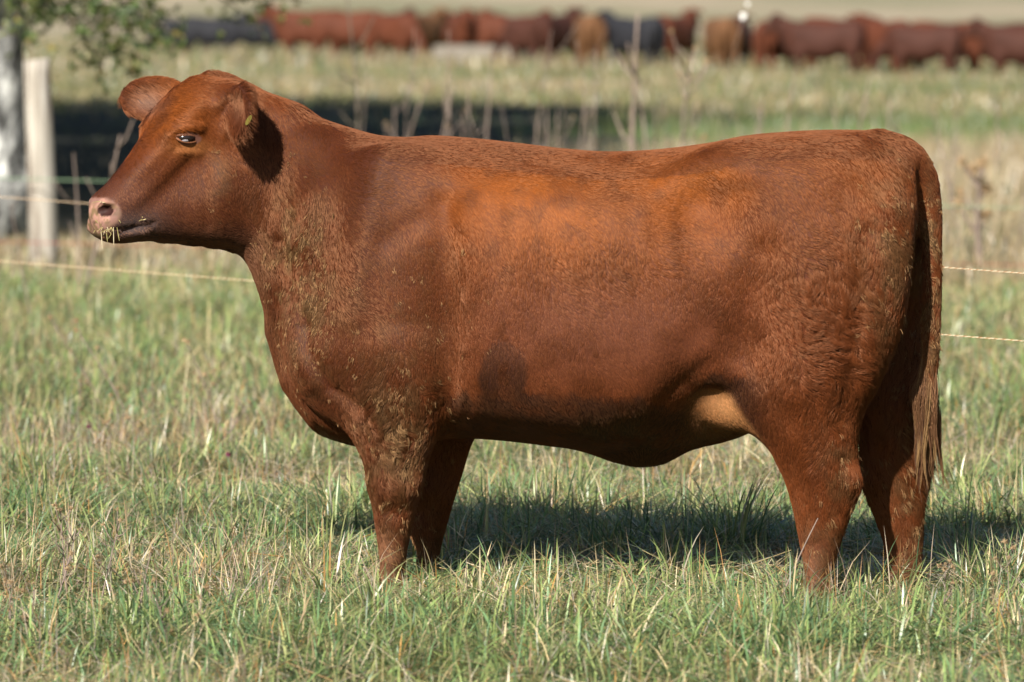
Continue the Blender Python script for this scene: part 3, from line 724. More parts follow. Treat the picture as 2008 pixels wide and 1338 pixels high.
# long hair of the tail's end and of the rim of the tail
def strands(name, n, rootfn, stepfn, K, r0, colfn, lab=None):
    pts = np.zeros((n, K, 3)); cols = np.zeros((n, 3)); rad = np.zeros((n, K))
    for i in range(n):
        p = rootfn(i)
        for j in range(K):
            q = stepfn(p, j / (K - 1), i); pts[i, j] = q; rad[i, j] = r0 * (1 - 0.6 * j / (K - 1))
        cols[i] = colfn(i)
    W_ = to_world(pts.reshape(-1, 3)).reshape(n, K, 3) - ORG
    o = hair_obj(name, W_, rad, cols, fur_mat, heifer)
    if lab: o['label'] = lab
    return o
lock = [(random.uniform(-1, 1), random.uniform(-1, 1), random.uniform(0, 6.3), random.uniform(0.55, 1.0)) for _ in range(46)]
def sw_root(i):
    l = lock[i % 46]; q = 655 + 150 * ((i * 0.618) % 1)
    a = random.uniform(0, 6.28); r = 15 - 0.04 * (q - 655)
    x = 1822 + r * math.cos(a); y = r * math.sin(a)
    p = FB.fwd(x, q, y); return (p, q, l, random.gauss(0, 1), random.gauss(0, 1))
def sw_step(rt, t, i):
    p, q, l, g1, g2 = rt
    end = 760 + 175 * l[3] + 22 * g1 - 26 * abs(g2)
    qq = q + (max(end, q + 60) - q) * t
    w = 24 * math.sin(min(1, (qq - 650) / 180) * math.pi * 0.62)
    bend = 6 * math.sin(qq / 34 + l[2]) * t
    tx = FB.fwd(1822 + l[0] * w * 1.0 + g1 * 2.2, qq, l[1] * w + g2 * 2.2)
    s = min(1, t * 1.6)
    return np.array((p[0] * (1 - s) + tx[0] * s + bend, qq, p[2] * (1 - s) + tx[2] * s))
def sw_col(i):
    l = lock[i % 46]; r = random.random()
    c = np.array((0.075, 0.036, 0.017)) if (i % 46) % 3 else np.array((0.16, 0.095, 0.04))
    if (i % 46) % 7 == 0: c = np.array((0.06, 0.035, 0.025))
    return c * (0.6 + 0.7 * r)
strands('tail_switch', 2600, sw_root, sw_step, 9, 0.0007, sw_col, 'long tangled dirty hair at the end of the tail')
# ------------------------------------------------------------------ wisps of feed hanging from the mouth
wisp_m = tinted('chewed_grass', 0.5, 0.3, 0.2)
def wisps():
    sets = []; cols = []
    for i in range(30):
        px, py = random.gauss(216, 16), random.gauss(452, 6)
        if i >= 20: px, py = random.gauss(198, 7), random.gauss(390, 3)
        if i >= 25: px, py = random.gauss(284, 6), random.gauss(424, 4)
        try: b = on_skin(px, min(py, 463), 6)
        except ValueError: continue
        L = random.uniform(4, 10) if i > 3 else random.uniform(18, 42)
        dx = random.gauss(0, 0.7 if i > 3 else 0.15); P = []
        for j in range(4):
            t = j / 3
            P.append(to_world(np.array([[b[0] + dx * L * t, b[1] + (L * t if i < 20 else L * 0.3 * (t - 0.5)), b[2] - 4 - 2 * t]]))[0])
        v, f = tube(P, [0.0007, 0.0009, 0.0007, 0.0004] if i > 3 else [0.0008, 0.0009, 0.0014, 0.0006], 5)
        c = random.choice([(0.42, 0.33, 0.14), (0.30, 0.25, 0.09), (0.5, 0.42, 0.26)])
        cols += [c] * len(v); sets.append((v, f))
    v, f = join(sets)
    o = mesh_obj('chewed_grass', v, f, wisp_m, None, False, np.array(cols))
    tag(o, 'wisps of chewed grass hanging from the muzzle of the red heifer', 'hay')
wisps()

# ------------------------------------------------------------------ twisted fence ropes, wires, post
def rope(name, p0, p1, label, cols, r=0.0009, pitch=0.036, group=None, sag=0.03):
    root = empty(name, p0); p0 = Vector(p0); p1 = Vector(p1)
    tag(root, label, 'fence rope', group)
    d = p1 - p0; Lh = d.length; n = int(Lh / pitch * 8)
    s = d.normalized(); a = s.cross(Vector((0, 0, 1))).normalized(); b = a.cross(s)
    for k, (nm, m) in enumerate(cols):
        V = np.zeros((n + 1, 4, 3)); t = np.arange(n + 1) / n
        ph = t * Lh / pitch * 2 * np.pi + np.pi * k
        A = np.array(a); B = np.array(b)
        c = np.outer(t, np.array(d)); c[:, 2] -= sag * 4 * t * (1 - t)
        c = c + r * (np.cos(ph)[:, None] * A + np.sin(ph)[:, None] * B)
        for q in range(4):
            an = q * np.pi / 2
            V[:, q] = c + r * (math.cos(an) * A + math.sin(an) * B)
        i = np.arange(n)[:, None] * 4
        F = np.concatenate([i + np.array([[q, (q + 1) % 4, 4 + (q + 1) % 4, 4 + q]]) for q in range(4)], 0)
        me = np_mesh(nm, V.reshape(-1, 3), F.ravel(), np.full(len(F), 4), m, True)
        link(nm, me, root)
    return root
pale_m = simple('rope_pale', (0.78, 0.72, 0.50), 0.5, 0.4, 0.1); orng_m = simple('rope_orange', (0.42, 0.17, 0.07), 0.5, 0.4, 0.1)
cols = [('pale_strand', pale_m), ('orange_strand', orng_m)]
def along(pa, pb, t): return pa + (pb - pa) * t
def rope_between(name, l, r_, Yl, Yr, label, cl, **k):
    A = at(l[0], l[1], Yl); B = at(r_[0], r_[1], Yr)
    return rope(name, along(A, B, -0.9), along(A, B, 1.7), label, cl, **k)
rope_between('fence_rope', (0, 386), (2008, 536), 22.6, 16.35, 'upper twisted orange and cream electric fence rope behind the heifer', cols, group='electric fence ropes', sag=0.0)
rope_between('fence_rope', (0, 512), (2008, 669), 21.2, 16.25, 'lower twisted orange and cream electric fence rope behind the heifer', cols, group='electric fence ropes', sag=0.0)
grn = simple('wire_green', (0.16, 0.24, 0.14), 0.5, 0.4, 0.1); rd = simple('wire_red', (0.26, 0.045, 0.025), 0.5, 0.4, 0.1); gry = simple('wire_steel', (0.35, 0.34, 0.32), 0.4, 0.5, 0.1)
def wire(name, l, r_, Yl, Yr, m, label, rad=0.0035):
    A = at(l[0], l[1], Yl); B = at(r_[0], r_[1], Yr)
    P = [along(A, B, -0.8 + 2.4 * i / 14) for i in range(15)]
    v, f = tube(P, [rad] * 15, 6)
    return tag(mesh_obj(name, v, f, m, None, True), label, 'fence wire')
wire('fence_wire', (0, 349), (2008, 408), 33.35, 31.0, grn, 'thin green wire crossing the weathered wooden post')
wire('fence_wire', (0, 474), (2008, 520), 33.35, 31.0, rd, 'thin red wire low on the weathered wooden post', 0.0028)

wood_m, t_, b_ = new_mat('weathered_wood')
def post_material():
    N, L = t_.nodes, t_.links
    tc = N.new('ShaderNodeTexCoord'); mp = N.new('ShaderNodeMapping'); mp.inputs['Scale'].default_value = (30, 30, 1.6); L.new(tc.outputs['Object'], mp.inputs[0])
    n = N.new('ShaderNodeTexNoise'); n.inputs['Scale'].default_value = 1.0; n.inputs['Detail'].default_value = 6; L.new(mp.outputs[0], n.inputs['Vector'])
    r = N.new('ShaderNodeValToRGB'); L.new(n.outputs['Fac'], r.inputs[0])
    e = r.color_ramp.elements; e[0].position = 0.36; e[0].color = (0.10, 0.075, 0.06, 1); e[1].position = 0.50; e[1].color = (0.29, 0.26, 0.215, 1)
    k = e.new(0.72); k.color = (0.46, 0.43, 0.38, 1)
    L.new(r.outputs[0], b_.inputs['Base Color']); b_.inputs['Roughness'].default_value = 0.9; b_.inputs['Specular IOR Level'].default_value = 0.1
    bp = N.new('ShaderNodeBump'); bp.inputs['Strength'].default_value = 0.5; bp.inputs['Distance'].default_value = 0.01; L.new(n.outputs['Fac'], bp.inputs['Height']); L.new(bp.outputs[0], b_.inputs['Normal'])
post_material()
def fence_post():
    Y = 33.45; top = at(72, 116, Y); bot = at(86, 530, Y); bot.z = -0.05
    root = empty('fence_post', (bot.x, Y, 0)); tag(root, 'weathered round wooden fence post beside the pale tree trunk', 'fence post')
    V, F = [], []; sides, n = 20, 16
    for i in range(n + 1):
        t = i / n; c = bot.lerp(top, t) - Vector((bot.x, Y, 0))
        for k in range(sides):
            a = 2 * math.pi * k / sides
            r = (0.088 - 0.010 * t) * (1 + 0.05 * math.sin(3 * a + 2 * t) + 0.03 * math.sin(7 * a + 5 * t) + 0.015 * random.gauss(0, 1))
            V.append((c.x + r * math.cos(a), c.y + r * math.sin(a), c.z + (0.012 * math.cos(a) if i == n else 0)))
    for i in range(n):
        for k in range(sides):
            k2 = (k + 1) % sides; F.append((i * sides + k, i * sides + k2, (i + 1) * sides + k2, (i + 1) * sides + k))
    F.append(tuple(n * sides + k for k in range(sides)))
    mesh_obj('shaft', V, F, wood_m, root, True)
    for h in (0.53, 0.16):          # staples that hold the wires
        c = bot.lerp(top, (h + 0.05) / (top.z + 0.05)) - Vector((bot.x, Y, 0))
        v, f = tube([(c.x - 0.012, c.y - 0.075, h + 0.015), (c.x - 0.012, c.y - 0.094, h + 0.015), (c.x - 0.012, c.y - 0.094, h - 0.015), (c.x - 0.012, c.y - 0.075, h - 0.015)], [0.003] * 4, 5)
        mesh_obj('staple', v, f, gry, root)
fence_post()

# ------------------------------------------------------------------ trees at the left
bark_m, tb, bb = new_mat('pale_bark')
def bark():
    N, L = tb.nodes, tb.links
    tc = N.new('ShaderNodeTexCoord'); mp = N.new('ShaderNodeMapping'); mp.inputs['Scale'].default_value = (9, 9, 3.2); L.new(tc.outputs['Object'], mp.inputs[0])
    n = N.new('ShaderNodeTexNoise'); n.inputs['Scale'].default_value = 1.0; n.inputs['Detail'].default_value = 8; n.inputs['Roughness'].default_value = 0.65; L.new(mp.outputs[0], n.inputs['Vector'])
    r = N.new('ShaderNodeValToRGB'); L.new(n.outputs['Fac'], r.inputs[0])
    e = r.color_ramp.elements; e[0].position = 0.42; e[0].color = (0.035, 0.035, 0.033, 1); e[1].position = 0.54; e[1].color = (0.19, 0.19, 0.18, 1)
    k = e.new(0.64); k.color = (0.46, 0.46, 0.43, 1)
    L.new(r.outputs[0], bb.inputs['Base Color']); bb.inputs['Roughness'].default_value = 0.9; bb.inputs['Specular IOR Level'].default_value = 0.1
    bp = N.new('ShaderNodeBump'); bp.inputs['Strength'].default_value = 0.8; bp.inputs['Distance'].default_value = 0.02; L.new(n.outputs['Fac'], bp.inputs['Height']); L.new(bp.outputs[0], bb.inputs['Normal'])
bark()
twig_m = simple('twig_bark', (0.10, 0.085, 0.065), 0.9, 0.1, 0.4, 40)
leaf_m = tinted('leaf', 0.5, 0.3, 0.3)
LEAVES = np.array([(0.06, 0.10, 0.03), (0.085, 0.12, 0.035), (0.14, 0.15, 0.045), (0.05, 0.075, 0.03), (0.22, 0.17, 0.05)])
def leaf_cloud(c, n, size):
    """leaf-shaped faces at points c (m, 3), n in all"""
    i = rng.integers(0, len(c), n); p = c[i]
    d = rng.normal(0, 1, (n, 3)); d[:, 2] -= 0.4; d /= np.linalg.norm(d, axis=1)[:, None]
    u = np.cross(d, rng.normal(0, 1, (n, 3))); u /= np.linalg.norm(u, axis=1)[:, None]
    s = size * (0.6 + 0.8 * rng.random(n))[:, None]
    V = np.stack([p, p + d * s * 0.5 + u * s * 0.32, p + d * s, p + d * s * 0.5 - u * s * 0.32], 1)
    col = pick_leaf(n); return V.reshape(-1, 3), np.arange(4 * n), np.full(n, 4), np.repeat(col, 4, 0)
def pick_leaf(n): return LEAVES[rng.choice(len(LEAVES), n, p=(0.3, 0.28, 0.16, 0.2, 0.06))] * (0.7 + 0.6 * rng.random(n))[:, None]
def grow(p, d, L, r, depth, out, tips, spread=0.55, droop=0.0):
    n = 5; P = [p.copy()]; R_ = [r]
    for i in range(n):
        d = (d + Vector((random.gauss(0, 0.09), random.gauss(0, 0.09), random.gauss(0, 0.06) - droop * (i / n)))).normalized()
        p = p + d * (L / n); P.append(p.copy()); R_.append(r * (1 - 0.45 * (i + 1) / n))
        if depth <= 1: tips.append(p.copy())
    out.append(tube(P, R_, 8 if r > 0.05 else 5))
    if depth == 0: return
    for k in range(3 if depth > 1 else 4):
        q = P[random.randint(2, n)]
        dd = (d + Vector((random.gauss(0, spread), random.gauss(0, spread), random.gauss(0.1, spread * 0.7)))).normalized()
        grow(q, dd, L * random.uniform(0.55, 0.8), r * 0.5, depth - 1, out, tips, spread, droop)
def tree(x, y, h, r, label, group, nleaf, leaf, low=(), mat=None, lean=0.0, spread=0.62):
    root = empty('leafy_tree', (x, y, 0)); tag(root, label, 'tree', group)
    P = []; Rr = []
    for i in range(9):
        t = i / 8; P.append(Vector((lean * t * h * 0.1 + 0.05 * math.sin(3 * t + x), 0.05 * math.sin(4 * t), -0.1 + t * h * 0.55))); Rr.append(r * (1.25 - 0.25 * min(1, t * 6)) * (1 - 0.4 * t))
    v, f = tube(P, Rr, 18)
    tr = mesh_obj('trunk', v, f, mat or bark_m, root, True)
    limbs = []; tips = []
    for k in range(7):
        b = P[4 + k % 5]; a = 6.28 * k / 7 + random.uniform(-0.4, 0.4)
        grow(b.copy(), Vector((math.cos(a), math.sin(a), random.uniform(0.3, 1.1))).normalized(), h * 0.26, r * 0.42, 2, limbs, tips, spread)
    for (b, d, L, rr, n2) in low:
        grow(Vector(b), Vector(d).normalized(), L, rr, n2, limbs, tips, 0.5, 0.16)
    v, f = join(limbs); mesh_obj('limbs', v, f, twig_m, tr, True)
    tp = np.array([tuple(q) for q in tips]); c = tp[rng.integers(0, len(tp), 4 * len(tp))] + rng.normal(0, leaf * 1.6, (4 * len(tp), 3))
    c = c[c[:, 2] > 0.5]
    V, l, s, col = leaf_cloud(c, nleaf, leaf)
    link('crown', np_mesh('crown', V, l, s, leaf_m, False, col), root)
    return root
b0 = at(2, 480, 37.0)
tree(b0.x, 37.0, 7.5, 0.235, 'pale blotchy trunk with drooping leafy twigs at the left edge', None, 11000, 0.05, mat=bark_m, lean=0.05,
     low=[((0.05, -0.05, 1.9), (1, -0.1, -0.30), 0.7, 0.03, 2), ((0.05, 0.05, 2.1), (1, 0.1, -0.2), 0.9, 0.03, 2), ((0.0, -0.1, 2.1), (0.7, -0.5, -0.3), 0.8, 0.025, 2), ((0.1, 0.1, 2.2), (1, 0.3, -0.15), 0.95, 0.025, 2), ((0.05, 0.0, 1.75), (0.9, 0.1, -0.4), 0.65, 0.02, 1)])
for k, (x, y, h) in enumerate(((-5.9, 39.0, 8.5), (-5.5, 43.5, 9.5), (-6.2, 50, 11.0), (-6.9, 58, 14.0), (-7.4, 65, 16.0), (-9.0, 71, 17.0), (-11.5, 61, 15.0))):
    tree(x, y, h, 0.22, 'leafy shade tree beyond the left edge, %s of the row' % ('first', 'second', 'third', 'fourth', 'fifth', 'sixth', 'outermost')[k], 'shade trees left of the picture', 12000, 0.40, mat=twig_m, spread=0.75)

# ------------------------------------------------------------------ dead weeds
weed_m = simple('dead_stalk', (0.19, 0.145, 0.118), 0.85, 0.1, 0.3, 25)
dark_weed_m = simple('dark_twig', (0.10, 0.08, 0.06), 0.85, 0.1, 0.3, 25)
seed_m = simple('seed_head', (0.26, 0.18, 0.10), 0.9, 0.1, 0.5, 60)
fluff_m = simple('white_fluff', (0.85, 0.85, 0.82), 0.9, 0.1, 0.05, 60)
def seed_head(c, r):
    """a small rough knob with spiky bracts"""
    V, F = [], []
    for k in range(26):
        d = Vector((random.gauss(0, 1), random.gauss(0, 1), random.gauss(0.3, 1))).normalized(); s = d.orthogonal().normalized() * r * 0.22; e = d.cross(s).normalized() * r * 0.22
        o = len(V); V += [c + s, c - s * 0.5 + e, c - s * 0.5 - e, c + d * r * random.uniform(0.7, 1.25)]
        F += [(o, o + 1, o + 3), (o + 1, o + 2, o + 3), (o + 2, o, o + 3)]
    return V, F
def weed(base, top, r, nb, label, group=None, heads=0, head_r=0.02, mat=None, hmat=None, name='dead_weed', bl=0.28, tmin=0.35):
    base, top = Vector(base), Vector(top)
    root = empty(name, base); tag(root, label, 'weed', group)
    d = top - base; n = 7; P = [Vector((0, 0, -0.03))]
    side = Vector((random.gauss(0, 0.03), random.gauss(0, 0.03), 0)) * d.length
    for i in range(1, n): t = i / (n - 1); P.append(d * t + side * math.sin(t * math.pi))
    v, f = tube(P, [r * (1 - 0.65 * i / (n - 1)) for i in range(n)], 6); mesh_obj('stem', v, f, mat or weed_m, root, True)
    ends = [P[-1]]
    for k in range(nb):
        t = random.uniform(tmin, 0.95); i = t * (n - 1); q = P[int(i)].lerp(P[min(n - 1, int(i) + 1)], i % 1)
        a = random.uniform(0, 6.28); L = d.length * random.uniform(0.4, 1.0) * bl
        e = q + Vector((math.cos(a) * 0.6, math.sin(a) * 0.6, random.uniform(0.4, 1.0))) * L; m_ = q.lerp(e, 0.5) + Vector((0, 0, -0.12 * L))
        v, f = tube([q, m_, e], [r * 0.5, r * 0.42, r * 0.25], 5); mesh_obj('branch', v, f, mat or weed_m, root, True)
        ends.append(e)
    random.shuffle(ends)
    for q in ends[:heads]:
        v, f = seed_head(q, head_r * random.uniform(0.7, 1.3)); mesh_obj('seed_head', v, f, hmat or seed_m, root)
    return root
GW = 'tall dead weed stalks along the far fence'
def stalk(px, Y, top, dx, r=0.010, nb=3, lab='thin pale dead weed stalk, blurred, rising behind the heifer', heads=0, hr=0.02, mat=None, hmat=None, group=GW, bl=0.28, tmin=0.35):
    b = at(px, 0, Y); b.z = float(ground_z(np.array([b.x]), np.array([Y]))[0]); t = at(px + dx, top, Y + random.uniform(-0.3, 0.3))
    return weed(b, t, r, nb, lab, group, heads, hr, mat, hmat, bl=bl, tmin=tmin)
ORD = ('first', 'second', 'third', 'fourth', 'fifth', 'sixth', 'seventh', 'eighth', 'ninth', 'tenth')
zones = (('above the withers', (720, 755, 790, 820, 852, 884, 912)), ('above the front half of the back', (940, 962, 985, 1008, 1034, 1062)), ('above the rear half of the back', (1088, 1108, 1135, 1168, 1204)),
         ('above the loin', (1264, 1290, 1318, 1350, 1398, 1425)), ('above the rump', (1500, 1548, 1592, 1700, 1745)), ('right of the rump and tail', (1816, 1852, 1892, 1962, 1992)))
for where, pxs in zones:
    for i, px in enumerate(pxs):
        dx = random.gauss(10, 45)
        stalk(px, random.uniform(33.5, 40), random.choice((60, 110, 150, 190, 215, 235)) + random.uniform(-30, 20), dx, random.uniform(0.005, 0.013), random.randint(1, 4),
              'blurred dead stalk %s, %s from the left there' % (where, ORD[i]), heads=random.randint(0, 2), hr=0.012)
stalk(694, 35, -40, -18, 0.012, 6, 'dark forked twig standing tall above the heifer\'s neck', mat=dark_weed_m, group=None)
stalk(1244, 34.5, 25, 6, 0.020, 3, 'thick pale grey dead stalk rising above the dip of the heifer\'s back', group=None)
stalk(1375, 35, 95, -12, 0.014, 9, 'branched dead weed with dark seed clusters above the loin', heads=8, hr=0.022, hmat=seed_m, group=None)
stalk(1440, 36, 8, 26, 0.004, 2, 'slender stalk topped with white fluffy flower heads', heads=3, hr=0.024, hmat=fluff_m, group=None, bl=0.05, tmin=0.9)
stalk(1928, 32, 325, -4, 0.022, 7, 'stout dead burdock stalk with a dark seed clump right of the tail', heads=8, hr=0.050, hmat=seed_m, group=None)
stalk(1650, 35, 150, 55, 0.012, 3, 'pale dead stalk leaning right above the rump', group=None)
stalk(160, 29.5, 265, 76, 0.012, 4, 'bent dead stem leaning right in front of the dark shade by the muzzle', group=None)
stalk(152, 29.5, 300, -8, 0.007, 2, 'short upright dead stem in front of the dark shade by the muzzle', group=None)
# dry seeding weeds in the grass at the left
def low_weed(px, py, tx, ty, r, nb, heads, lab, group=None, hr=0.012):
    Y = FPX * CAM_H / (py - HOR); b = at(px, py, Y); b.z = 0; t = at(tx, ty, Y)
    return weed(b, t, r, nb, lab, group, heads, hr, weed_m, seed_m, bl=0.34)
low_weed(255, 830, 148, 648, 0.0042, 3, 3, 'long dead stem leaning left with round seed heads in the left grass')
low_weed(205, 800, 98, 622, 0.0034, 4, 2, 'thin bleached stem leaning left, furthest left of the dry weeds')
low_weed(300, 830, 296, 700, 0.003, 5, 1, 'upright pale forked dry stem in the left grass')
low_weed(430, 850, 362, 668, 0.0034, 5, 4, 'dry knapweed with seed heads leaning left before the brisket')
low_weed(62, 640, 20, 395, 0.005, 1, 0, 'tall straw stem standing below the tree at the left edge')
for k, px in enumerate((150, 195, 235, 280, 325, 370, 415, 455, 500)):
    py = random.uniform(830, 930); px += random.uniform(-12, 12)
    low_weed(px, py, px + random.gauss(-15, 45), py - random.uniform(70, 150), random.uniform(0.0018, 0.003), random.randint(6, 10), random.randint(4, 8), 'short brown branching dry weed left of the front legs, %s from the left' % ORD[k], 'dry weeds left of the front legs', 0.008)
for k, px in enumerate((18, 52, 95, 130, 185, 260, 330, 390, 1850, 1970)):
    py = random.uniform(1200, 1320)
    low_weed(px, py, px + random.gauss(0, 30), py - random.uniform(120, 220), random.uniform(0.002, 0.0035), random.randint(7, 11), random.randint(3, 8), 'blurred brown dry weed in the near foreground grass, %s from the left' % ORD[k], 'dry weeds in the foreground', 0.009)
# stiff straw stems near the hind hooves
low_weed(1520, 1215, 1606, 1018, 0.0034, 0, 0, 'straw stem leaning right across the near hind leg')
low_weed(930, 1000, 838, 852, 0.0018, 2, 0, 'thin dry twig leaning against the dark far front leg')

# ------------------------------------------------------------------ the far herd
def far_cow_mesh(pose, name, bend=0.0):
    fr = Frame(0.0, 1004)
    fd = Field((60, 118, -330), (1890, 1212, 330), 17.0)
    top = [(430, 300)] + TOP[4:] if pose == 'down' else TOP
    if pose == 'down':
        top = [(560, 330), (620, 290), (680, 270), (740, 266)] + TOP[7:]
        bot = [(560, 560), (600, 720), (640, 800), (690, 850)] + BOT[10:]
        fd.add((400, 110, -330), (1885, 930, 330), torso_fn(fr, top, bot, WID, ASY, x0=560), 1)
        fd.cone(fr, [(680, 430, 0, 130), (560, 560, 0, 105), (430, 720, 0, 88)], 60, ysc=0.75)
        fd.cone(fr, [(440, 700, 0, 92), (360, 830, 0, 76), (300, 980, 0, 56), (290, 1010, 0, 54)], 40, ysc=0.8)
        for s in (-1, 1): fd.cone(fr, [(440, 680, s * 60, 26), (460, 690, s * 150, 34), (470, 705, s * 200, 16)], 20)
    else:
        fd.add((400, 110, -330), (1885, 930, 330), torso_fn(fr, TOP, BOT, WID, ASY), 1)
        fh = Frame(bend, 460, 0)
        fd.cone(fh, [(420, 230, 0, 88), (350, 320, 0, 84), (270, 390, 0, 62), (215, 420, 0, 52)], 40, ysc=0.85)
        fd.cone(fh, [(440, 370, 0, 92), (360, 420, 0, 52)], 40, ysc=0.75)
        for s in (-1, 1): fd.cone(fh, [(430, 200, s * 60, 28), (430, 205, s * 140, 36), (425, 225, s * 195, 18)], 20)
    for s, o in ((-1, 0), (1, 36)):
        fd.ell(fr, (772, 500, s * 158), (105, 190, 52), 50)
        fd.leg(fr, [(330,1690,1702,s*100,8),(400,1600,1790,s*116,64),(550,1538,1812,s*130,94),(750,1530,1755,s*132,88),(850,1560,1714,s*130,70),(940,1590 + o,1740 + o,s*126,56),(1060,1610 + o,1700 + o,s*124,44),(1140,1616 + o,1690 + o,s*127,42),(1205,1600 + o,1690 + o,s*130,46)], 46)
        fd.leg(fr, [(590,800,812,s*135,8),(720,724,918,s*144,78),(830,728,888,s*140,66),(950,750 - o,860 - o,s*134,52),(1090,765 - o,836 - o,s*131,44),(1140,765 - o,836 - o,s*131,44),(1205,752 - o,842 - o,s*131,48)], 46)
    fd.cone(fr, [(1725, 282, 0, 24), (1808, 340, 0, 30), (1826, 500, 0, 26), (1824, 700, 0, 28), (1820, 860, 0, 36), (1822, 960, 0, 12)], 26)
    V, Q = fd.skin(2)
    me = np_mesh(name, np.c_[(V[:, 0] - 1100) * 0.00134, V[:, 2] * 0.00134, (1200 - V[:, 1]) * 0.00134], Q.ravel(), np.full(len(Q), 4), None, True)
    return me
def hide_mat(name, col):
    m, t, b = new_mat(name); N, L = t.nodes, t.links
    tc = N.new('ShaderNodeTexCoord'); n = N.new('ShaderNodeTexNoise'); n.inputs['Scale'].default_value = 5; n.inputs['Detail'].default_value = 5; L.new(tc.outputs['Object'], n.inputs['Vector'])
    mx = N.new('ShaderNodeMix'); mx.data_type = 'RGBA'; mx.inputs[6].default_value = (*[c * 0.6 for c in col], 1); mx.inputs[7].default_value = (*[c * 1.35 for c in col], 1)
    L.new(n.outputs['Fac'], mx.inputs[0]); L.new(mx.outputs[2], b.inputs['Base Color'])
    b.inputs['Roughness'].default_value = 0.75; b.inputs['Specular IOR Level'].default_value = 0.2
    return m
HIDE = {'red': hide_mat('red_hide', (0.074, 0.020, 0.008)), 'tan': hide_mat('tan_hide', (0.10, 0.045, 0.018)), 'maroon': hide_mat('maroon_hide', (0.044, 0.014, 0.008)), 'black': hide_mat('black_hide', (0.014, 0.014, 0.017))}
MESHES = {}
for pose, bend in (('up', 0.0), ('turned', 0.5), ('down', 0.0)):
    base_me = far_cow_mesh('down' if pose == 'down' else 'up', 'cow_skin', bend)
    for k, m in HIDE.items():
        me = base_me.copy(); me.materials.clear(); me.materials.append(m); MESHES[pose, k] = me
# px of the middle, Y, turn (0 = facing left, 90 = rump to the camera), scale, hide, pose, label
herd = [
 (356, 198, 8, 1.0, 'black', 'down', 'black cow at the far left of the herd, half hidden by twigs'),
 (425, 195, 185, 1.05, 'black', 'up', 'black cow between another black cow and the shaggy twigs at the far left'),
 (505, 193, 172, 1.05, 'black', 'down', 'black cow just left of the broad red cow in the far herd'),
 (600, 188, 12, 1.2, 'red', 'up', 'broad red cow side-on, leftmost red animal of the far herd'),
 (690, 184, 188, 1.2, 'red', 'down', 'red cow side-on overlapping the leftmost red cow, facing right'),
 (778, 180, 232, 1.12, 'red', 'down', 'red cow turned towards the camera, third red animal from the left'),
 (832, 184, 118, 1.12, 'tan', 'up', 'tan-rumped cow left of the pale feed trough'),
 (908, 196, 262, 1.1, 'red', 'up', 'red cow facing out behind the left end of the pale feed trough'),
 (972, 194, 285, 1.1, 'red', 'turned', 'red cow behind the middle of the pale feed trough'),
 (745, 196, 205, 1.12, 'maroon', 'up', 'dark red cow showing in the gap behind the second and third red cows'),
 (872, 200, 20, 1.12, 'red', 'down', 'red cow just left of the two facing out behind the trough'),
 (940, 202, 170, 1.12, 'maroon', 'down', 'dark red cow half hidden between the two cows behind the trough'),
 (1008, 190, 200, 1.1, 'red', 'up', 'red cow behind the right half of the pale feed trough'),
 (1040, 172, 40, 1.08, 'maroon', 'down', 'dark red cow just behind the right end of the pale feed trough'),
 (1092, 166, 118, 1.15, 'maroon', 'up', 'dark red cow seen from behind, right of the trough'),
 (1155, 163, 84, 1.14, 'tan', 'down', 'tan cow seen from behind, left of the middle black cow'),
 (1238, 162, 50, 1.1, 'black', 'up', 'black cow in the middle of the far herd between red ones'),
 (1326, 164, 115, 1.12, 'red', 'up', 'red cow seen from behind just right of the middle black cow'),
 (1412, 156, 80, 1.08, 'tan', 'down', 'light red cow seen from behind with a darker cow on its right'),
 (1446, 157, 100, 1.02, 'maroon', 'up', 'dark red cow tucked behind the light red one, gap on its right'),
 (1520, 149, 108, 1.05, 'red', 'down', 'red cow from behind, left edge of the right-hand group of the herd'),
 (1605, 147, 8, 1.05, 'maroon', 'up', 'dark red cow side-on in the right-hand group of the herd'),
 (1665, 152, 184, 1.1, 'red', 'down', 'red cow half hidden behind the side-on dark red cow'),
 (1728, 150, 60, 1.05, 'red', 'turned', 'red cow three-quarters turned between two side-on cows at the right'),
 (1802, 146, 15, 0.98, 'maroon', 'down', 'low dark red cow grazing side-on, fourth from the right edge'),
 (1872, 147, 172, 1.04, 'red', 'down', 'red cow grazing side-on, third from the right edge'),
 (1940, 150, 20, 1.0, 'maroon', 'down', 'dark red cow grazing behind the last cow at the right edge'),
 (1996, 141, 14, 1.0, 'maroon', 'up', 'dark red cow cut by the right edge of the picture')]
for px, Y, turn, sc, hide, pose, lab in herd:
    Y *= 0.85; sc *= 0.99; b = at(px, 0, Y)
    o = link('cow', MESHES[pose, hide]); o.location = (b.x, Y, float(ground_z(np.array([b.x]), np.array([Y]))[0]) - 0.14)
    o.rotation_euler = (0, 0, R(-turn)); o.scale = (sc, sc, sc)
    tag(o, lab, 'cow', 'cattle of the far herd')
